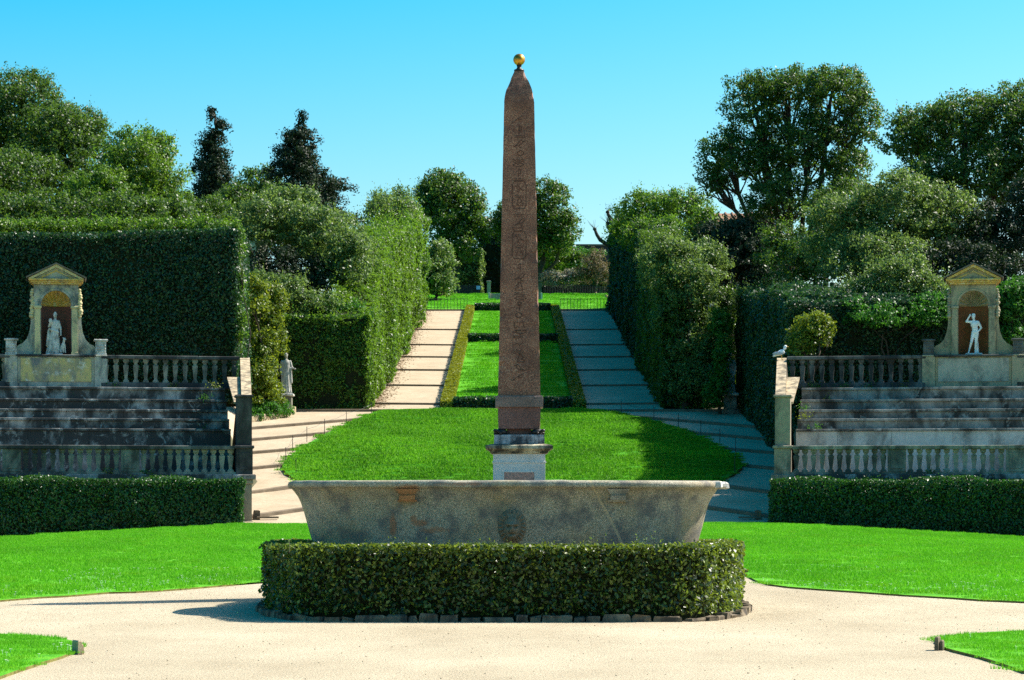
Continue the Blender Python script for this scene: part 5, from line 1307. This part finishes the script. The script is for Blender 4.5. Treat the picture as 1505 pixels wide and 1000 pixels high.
# garden wall on the skyline
q0, q1 = P(856, 362, 245), P(905, 362, 245); zb_ = float(H(q0[0], 245))
o = thing('garden_wall', 'dark stone wall on the skyline behind the dry shrub', 'wall', ((q0[0] + q1[0]) / 2, 245, zb_))
mb = MB(); mb.box(((q0[0] + q1[0]) / 2 + 2, 245, (zb_ + q0[2]) / 2), (q1[0] - q0[0] + 5, .6, q0[2] - zb_)); mb.build('masonry', M['dark_wall'], o)
mb = MB(); mb.box(((q0[0] + q1[0]) / 2 + 2, 245, q0[2] + .075), (q1[0] - q0[0] + 5.2, .8, .15)); mb.build('coping', M['step'], o)
tree('shrub', 'green hedge top growing in front of the skyline wall', [lb(872, 375, 18, 7, 236), lb(850, 372, 14, 9, 236)], M['l_bright'], 236, 865, .8, 6, 1.2, cat='shrub', trunk=.06)

def railing(label, pa, pb, h, n, name='iron_railing', mat=None, thick=.018, rails=(.92, .12), cat='railing'):
    pa, pb = np.array(pa, float), np.array(pb, float); zg = lambda p: float(H(p[0], p[1])) + .08
    o = thing(name, label, cat, ((pa[0] + pb[0]) / 2, (pa[1] + pb[1]) / 2, zg((pa + pb) / 2))); mat = mat or M['iron']
    m = MB(); m.tube([(0, 0, -.1), (0, 0, h)], thick, 5); bm_ = m.mesh('bar', mat)
    for k in range(n + 1):
        p = pa + (pb - pa) * k / n; link('bar', bm_, o, (p[0], p[1], zg(p)))
    for f in rails:
        m = MB(); m.tube([(p[0], p[1], zg(p) + h * f) for p in (pa + (pb - pa) * t for t in np.linspace(0, 1, 6))], thick, 5); m.build('rail', mat, o)
    return o
railing('thin iron railing at the head of the pale ramp', (-6.9, YT + .45), (-3.4, YT + .45), .85, 14)
railing('thin iron railing at the head of the shaded ramp', (3.7, YT + .45), (7.5, YT + .45), .85, 15)
railing('dark iron fence curving along the hilltop in front of the pale shrubs', (2.6, 209), (7.9, 205.5), .85, 40, 'iron_fence', None, .02, (.97, .1), 'fence')
# timber fence left of the axis
o = thing('timber_fence', 'dark close-boarded timber fence under the hilltop oak', 'fence', (-4.4, 212, float(H(-4.4, 212))))
m = MB(); m.box((0, 0, .48), (.12, .04, .96)); bm_ = m.mesh('board', M['wood_dark'])
xa, xb = (655 - CX) / F * 212, (706 - CX) / F * 212
for k in range(20):
    x = xa + (xb - xa) * (k + .5) / 20; link('board', bm_, o, (x, 212.0, float(H(x, 212)) + .1 + R.uniform(-.03, .03)))
m = MB(); m.box(((xa + xb) / 2, 212.05, float(H(0, 212)) + .8), (xb - xa, .05, .08)); m.build('rail', M['wood_dark'], o)
q = P(703, 423, 211.7); o = thing('notice_board', 'small pale blue notice board above the timber fence', 'sign', (q[0], 211.7, float(H(q[0], 211.7))))
m = MB(); m.box((q[0], 211.7, q[2]), (.32, .03, .30)); m.build('board', M['sign'], o)
m = MB(); m.tube([(q[0], 211.73, float(H(q[0], 211.7))), (q[0], 211.73, q[2] - .1)], .03, 6); m.build('post', M['iron'], o)
# gate posts either side of the axis and the bench-like barrier between them
for px, lab in ((718.5, 'pale gate post beside the timber fence'), (793.5, 'pale gate post beside the dark iron fence')):
    x = (px - CX) / F * 208; z = float(H(x, 208)) + .08; o = thing('gate_post', lab, 'post', (x, 208, z))
    m = MB(); m.box((x, 208, z + .5), (.30, .30, 1.0), 0, .98, .01); m.build('shaft', M['bal'], o); m = MB(); m.box((x, 208, z + 1.06), (.40, .40, .12), 0, .9, .02); m.build('cap', M['bal'], o)
o = thing('stone_bench', 'grey slatted bench with white ends across the axis, half hidden by the obelisk', 'bench', (.35, 203, float(H(.3, 203)) + .08)); z = float(H(.3, 203)) + .08
xa, xb = (719 - CX) / F * 203, (796 - CX) / F * 203
for x in (xa, xb): m = MB(); m.box((x, 203, z + .28), (.13, .5, .60), 0, 1, .01); m.build('end', M['marble'], o)
for k in range(5): m = MB(); m.box(((xa + xb) / 2, 202.8 + k * .03, z + .10 + k * .10), (xb - xa - .14, .05, .075)); m.build('slat', M['bench_wood'], o)
m = MB(); m.box(((xa + xb) / 2, 203.1, z + .30), (xb - xa - .14, .04, .5)); m.build('back', M['bench_wood'], o)
# yellow marker by the fence corner
q = P(891, 437, 204); o = thing('marker_post', 'small yellow marker at the corner of the dark iron fence', 'marker', (q[0], 204, float(H(q[0], 204)) + .1))
m = MB(); m.tube([(q[0], 204, float(H(q[0], 204)) + .1), (q[0], 204, q[2])], .03, 6); m.build('post', M['iron'], o); m = MB(); m.ell((q[0], 203.97, q[2]), (.13, .05, .2), 12, 8); m.build('disc', M['ochre'], o, True)

# ------------------------------------------------------------------ small things of the slope and court
stake_px = [(546, 614), (509, 628), (477, 640), (451, 652), (430, 666), (420, 684), (435, 701)]
stake_pr = [(913, 612), (961, 621), (997, 631), (1030, 642), (1058, 655), (1081, 668), (1080, 700)]
m = MB(); m.tube([(0, 0, -.3), (0, 0, .50)], [.018, .014], 6); m.ell((0, 0, .505), (.022,) * 3, 6, 4); bm_ = m.mesh('iron_stake', M['iron'])
for lst, lab, gr in ((stake_px, 'thin iron stake at the edge of the grass bank along the sunlit path', 'stakes on the sunlit edge of the bank'), (stake_pr, 'thin iron stake at the edge of the grass bank along the shaded path', 'stakes on the shaded edge of the bank')):
    pts = []
    for px, py in lst:
        x, y = GS(px, py); z = float(slope(np.array((x, y)))) + .20
        o = link('iron_stake', bm_, None, (x, y, z)); tag(o, lab, 'stake', gr); pts.append((x, y, z + .42))
    m = MB()
    for a, b in zip(pts[:-1], pts[1:]):
        a, b = np.array(a), np.array(b); m.tube([a, (a + b) / 2 - np.array((0, 0, .06)), b], .006, 4, False)
    w = m.build('fence_wire', M['iron']); tag(w, 'thin wire strung between the iron stakes on the ' + ('sunlit' if lst is stake_px else 'shaded') + ' side', 'wire')
# kerbed bed under the ivy-like shrub
bed = thing('stone_kerb', 'curved kerb of pale stones round the bed under the ivy-like shrub', 'kerb', (-11.2, 118.5, float(slope(np.array((-11, 118.5))))))
arc = [GS(*p) for p in ((360, 624), (385, 621), (405, 617), (422, 612), (432, 607))]
for (ax_, ay_), (bx_, by_) in zip(arc[:-1], arc[1:]):
    for k in range(2):
        t0, t1 = k / 2, (k + 1) / 2; a = np.array((ax_ + (bx_ - ax_) * t0, ay_ + (by_ - ay_) * t0)); b = np.array((ax_ + (bx_ - ax_) * t1, ay_ + (by_ - ay_) * t1)); c = (a + b) / 2
        m = MB(); m.box((0, 0, .05), (np.linalg.norm(b - a) - .02, .22, .50), 0, .96, .03); link('kerb_stone', m.mesh('kerb_stone', M['coping']), bed, (c[0], c[1], float(slope(c)) + .05), math.atan2(b[1] - a[1], b[0] - a[0]))
# loose stones beside the end pillars
for (px, py, sx, lab) in ((377, 768, .40, 'small stone block at the foot of the dark end pillar'), (1114, 764, .34, 'small pale stone block by the foot of the tan end pillar')):
    d = 88.6; x = (px - CX) / F * d; z = 1.0 + SL * .6; m = MB(); m.box((x, d, z + .12), (sx * .55, .3, .42), .2, .85, .03); V = np.array(m.V) + R.normal(size=(len(m.V), 3)) * .012
    m.V = V; o = m.build('loose_stone', M['kerb']); tag(o, lab, 'stone')
    m = MB(); m.box((x + (.40 if px < 700 else -.30), d - .1, z + .08), (.75, .14, .07), .08, 1, .01); o = m.build('drain_slab', M['step']); tag(o, 'flat drain slab on the path at the ' + ('dark' if px < 700 else 'tan') + ' end pillar', 'slab')
# upright kerb stones at the corners of the front lawns
for (px, py, rz, lab) in ((113, 962, .5, 'upright kerb stone at the tip of the front lawn with daisies'), (1378, 956, -.3, 'upright brown kerb stone at the tip of the small front lawn')):
    d = F * EYE / (py - YH); x = (px - CX) / F * d; m = MB(); m.box((0, 0, .06), (.045, .22, .19), 0, .9, .012); m.box((.045, .03, .04), (.04, .18, .15), 0, .85, .015)
    o = link('kerb_stone', m.mesh('kerb_stone', M['coping'] if px < 700 else M['kerb']), None, (x, d, 0.0), rz); tag(o, lab, 'kerb stone')

# weeds in the joints of the tiers and balustrades
wl = [(TLmap[0], [(1.0, 5.35, 5.83), (1.35, 4.55, 5.37), (1.5, 3.0, 4.25), (2.4, 6.2, 5.84), (4.6, 6.2, 5.84), (3.6, 0.0, 2.64), (4.9, .0, 2.64)]), (TRmap[0], [(.8, 6.2, 5.84), (1.1, 6.2, 5.84), (1.5, 5.36, 5.37), (.75, 3.8, 4.98), (.9, 3.0, 4.63), (1.3, 2.25, 4.25), (3.0, 6.2, 5.84), (4.2, 6.2, 5.84), (2.1, 6.2, 5.84), (5.4, 0, 2.64), (8.6, 0, 2.64)])]
for k, (Lf, lst) in enumerate(wl):
    for (u, v, z) in lst:
        q = Lf(u, v + .03, z); o = thing('weed', ('weed growing from a joint of the blackened terrace' if k == 0 else 'weed growing from a joint of the grey terrace'), 'weed', q, 'weeds on the blackened terrace' if k == 0 else 'weeds on the grey terrace')
        Lv = Leaves(); b = np.array(q) + R.normal(size=(14, 3)) * np.array((.14, .03, .0)); sprigs(Lv, b, np.column_stack([R.normal(size=(14, 2)) * .4, np.ones(14)]), R.uniform(.08, .34, 14), .085, 5); Lv.build('leaves', M['l_bright'] if R.uniform() < .6 else M['l_yellow'], o, .8)
        m = MB(); m.tube([q, (q[0], q[1], q[2] + .15)], [.012, .006], 5); m.build('stem', M['bark'], o)

# ------------------------------------------------------------------ grass blades (uncountable): patches of blades spread over the turf
def patch(name, size, n, h, w, mat, seed):
    r = np.random.default_rng(seed); V = np.zeros((n, 3, 3), np.float32)
    c = r.uniform(-size / 2, size / 2, (n, 2)); a = r.uniform(0, 2 * math.pi, n); hh = h * r.uniform(.5, 1.25, n); ln = r.normal(size=(n, 2)) * h * .45
    V[:, 0, 0] = c[:, 0] - np.cos(a) * w / 2; V[:, 0, 1] = c[:, 1] - np.sin(a) * w / 2
    V[:, 1, 0] = c[:, 0] + np.cos(a) * w / 2; V[:, 1, 1] = c[:, 1] + np.sin(a) * w / 2
    V[:, 2, :2] = c + ln; V[:, 2, 2] = hh; V[:, :2, 2] = -.01
    me = bpy.data.meshes.new(name); me.vertices.add(n * 3); me.loops.add(n * 3); me.polygons.add(n)
    me.vertices.foreach_set('co', V.reshape(-1)); me.loops.foreach_set('vertex_index', np.arange(n * 3, dtype=np.int32)); me.polygons.foreach_set('loop_start', np.arange(n, dtype=np.int32) * 3); me.polygons.foreach_set('loop_total', np.full(n, 3, np.int32))
    at = me.attributes.new('rnd', 'FLOAT', 'FACE'); at.data.foreach_set('value', r.uniform(0, 1, n).astype(np.float32))
    me.materials.append(mat); me.update(calc_edges=True)
    return bpy.data.objects.new(name, me)
def spread(name, label, pts, proto, seed=0, cat='grass'):
    me = bpy.data.meshes.new(name); me.from_pydata([tuple(map(float, p)) for p in pts], [], []); o = link(name, me); tag(o, label, cat, None, 'stuff')
    ng = bpy.data.node_groups.new(name, 'GeometryNodeTree'); ng.interface.new_socket('Geometry', in_out='INPUT', socket_type='NodeSocketGeometry'); ng.interface.new_socket('Geometry', in_out='OUTPUT', socket_type='NodeSocketGeometry')
    N = ng.nodes; gi_ = N.new('NodeGroupInput'); go = N.new('NodeGroupOutput'); ip = N.new('GeometryNodeInstanceOnPoints'); oi = N.new('GeometryNodeObjectInfo'); oi.inputs['Object'].default_value = proto; oi.inputs['As Instance'].default_value = True
    rv = N.new('FunctionNodeRandomValue'); rv.data_type = 'FLOAT_VECTOR'; rv.inputs[0].default_value = (0, 0, 0); rv.inputs[1].default_value = (0, 0, 6.283); rv.inputs['Seed'].default_value = seed
    rs = N.new('FunctionNodeRandomValue'); rs.data_type = 'FLOAT'; rs.inputs[2].default_value = .75; rs.inputs[3].default_value = 1.2; rs.inputs['Seed'].default_value = seed + 1
    ng.links.new(gi_.outputs[0], ip.inputs['Points']); ng.links.new(oi.outputs['Geometry'], ip.inputs['Instance']); ng.links.new(rv.outputs[0], ip.inputs['Rotation']); ng.links.new(rs.outputs[1], ip.inputs['Scale']); ng.links.new(ip.outputs[0], go.inputs[0])
    md = o.modifiers.new('spread', 'NODES'); md.node_group = ng
    return o
def fillpts(poly, step, zf, inset):
    a = np.array(poly); lo, hi = a.min(0), a.max(0); X, Y = np.meshgrid(np.arange(lo[0], hi[0], step), np.arange(lo[1], hi[1], step)); X = X.ravel(); Y = Y.ravel()
    X = X + R.uniform(-.4, .4, len(X)) * step; Y = Y + R.uniform(-.4, .4, len(Y)) * step
    k = inside(poly, X, Y); X, Y = X[k], Y[k]; k = polydist(poly, X, Y) > inset; X, Y = X[k], Y[k]
    return np.column_stack([X, Y, zf(X, Y)])
lz = lambda x, y: H(x, y) + LAWN_OFF
pa = patch('grass_patch_fine', .6, 520, .030, .009, M['blade'], 1); pb = patch('grass_patch_mid', .8, 420, .05, .016, M['blade'], 2); pc = patch('grass_patch_rough', .9, 380, .075, .032, M['blade_rough'], 3); pd = patch('grass_patch_far', 1.5, 420, .09, .04, M['blade'], 4)
spread('grass', 'short mown grass of the front lawn tip with the daisies', fillpts(FL, .42, lz, .16), pa, 1)
spread('grass', 'short mown grass of the small front lawn with the brown kerb stone', fillpts(FR, .42, lz, .16), pa, 2)
spread('grass', 'mown grass of the court lawn before the blackened terrace', fillpts(LL, .62, lz, .25), pb, 3)
spread('grass', 'mown grass of the court lawn before the grey terrace', fillpts(RL, .62, lz, .25), pb, 4)
spread('grass', 'rough grass on the swelling bank behind the obelisk', fillpts(mound_poly, .52, mound_z, .2), pc, 5)
spread('grass', 'grass of the parterre between the two ramps', fillpts([(PX[0] + .6, YR + 1.3), (PX[1] - .6, YR + 1.3), (PX[1] - .6, YT - .9), (PX[0] + .6, YT - .9)], 1.0, lambda x, y: H(x, y) + .06, .3), pd, 6)
spread('grass', 'rough grass of the upper lawn at the hilltop', fillpts([(-12, YT + .8), (14, YT + .8), (14, 212), (-12, 212)], 1.1, lambda x, y: H(x, y) + .10, .3), pd, 7)
# daisies
m = MB()
for k in range(6):
    a = k * math.pi / 3; m.add([(0, 0, .05), (.014 * math.cos(a - .4), .014 * math.sin(a - .4), .052), (.022 * math.cos(a), .022 * math.sin(a), .05), (.014 * math.cos(a + .4), .014 * math.sin(a + .4), .052)], [(0, 1, 2, 3)])
m.tube([(0, 0, -.01), (0, 0, .05)], .002, 4)
dz = bpy.data.objects.new('daisy_head', m.mesh('daisy_head', M['daisy']))
def daisies(poly, n, seed, cx_=None, sp=None):
    a = np.array(poly); lo, hi = a.min(0), a.max(0); q = lo + (hi - lo) * R.uniform(0, 1, (n * 6, 2))
    q = q[inside(poly, q[:, 0], q[:, 1])]; k = vnoise(np.column_stack([q * .9, q[:, 0] * 0]), seed) > .05; q = q[k][:n]
    return np.column_stack([q, lz(q[:, 0], q[:, 1])])
dp = np.concatenate([daisies(FL, 260, 51), daisies(FR, 160, 52), daisies([p for p in LL if p[1] < 62] + [], 420, 53), daisies([p for p in RL if p[1] < 62], 420, 54)])
spread('daisies', 'tiny white daisies scattered in the court lawns', dp, dz, 9, 'flowers')
# loose pebbles on the gravel
m = MB(); m.ell((0, 0, .004), (.009, .008, .006), 6, 4); pz = bpy.data.objects.new('pebble', m.mesh('pebble', M['path']))
q = np.column_stack([R.uniform(-9, 9, 700), R.uniform(22, 46, 700)]); ok_ = np.ones(len(q), bool)
for pl in (LL, RL, FL, FR, OUT): ok_ &= ~inside(pl, q[:, 0], q[:, 1])
q = q[ok_]; spread('pebbles', 'small loose pebbles lying on the pale gravel', np.column_stack([q, H(q[:, 0], q[:, 1])]), pz, 12, 'pebbles')
# fallen leaves at the foot of the sunlit hedge and on the court
m = MB(); m.add([(-.06, 0, .012), (0, -.03, .03), (.06, 0, .015), (0, .03, .03)], [(0, 1, 2, 3)]); fz = bpy.data.objects.new('fallen_leaf', m.mesh('fallen_leaf', simple('dry_leaf', (.24, .14, .06), .9, .1, 0, .4, 9, 0)))
n = 2600; y = R.uniform(124.5, 194.5, n); x = -6.75 + np.abs(R.normal(size=n)) * .38; yi = np.searchsorted(RAMP_Y, y) - 1; ya = np.array(RAMP_Y)[yi]; yb = np.array(RAMP_Y)[yi + 1]
spread('fallen_leaves', 'dry fallen leaves lying along the foot of the sunlit ramp hedge', np.column_stack([x, y, H(x, y) + .012 + .075 * (1 - (y - ya) / (yb - ya))]), fz, 21, 'leaves')
print('leaves', NLEAF, 'tris about', NLEAF * 2)
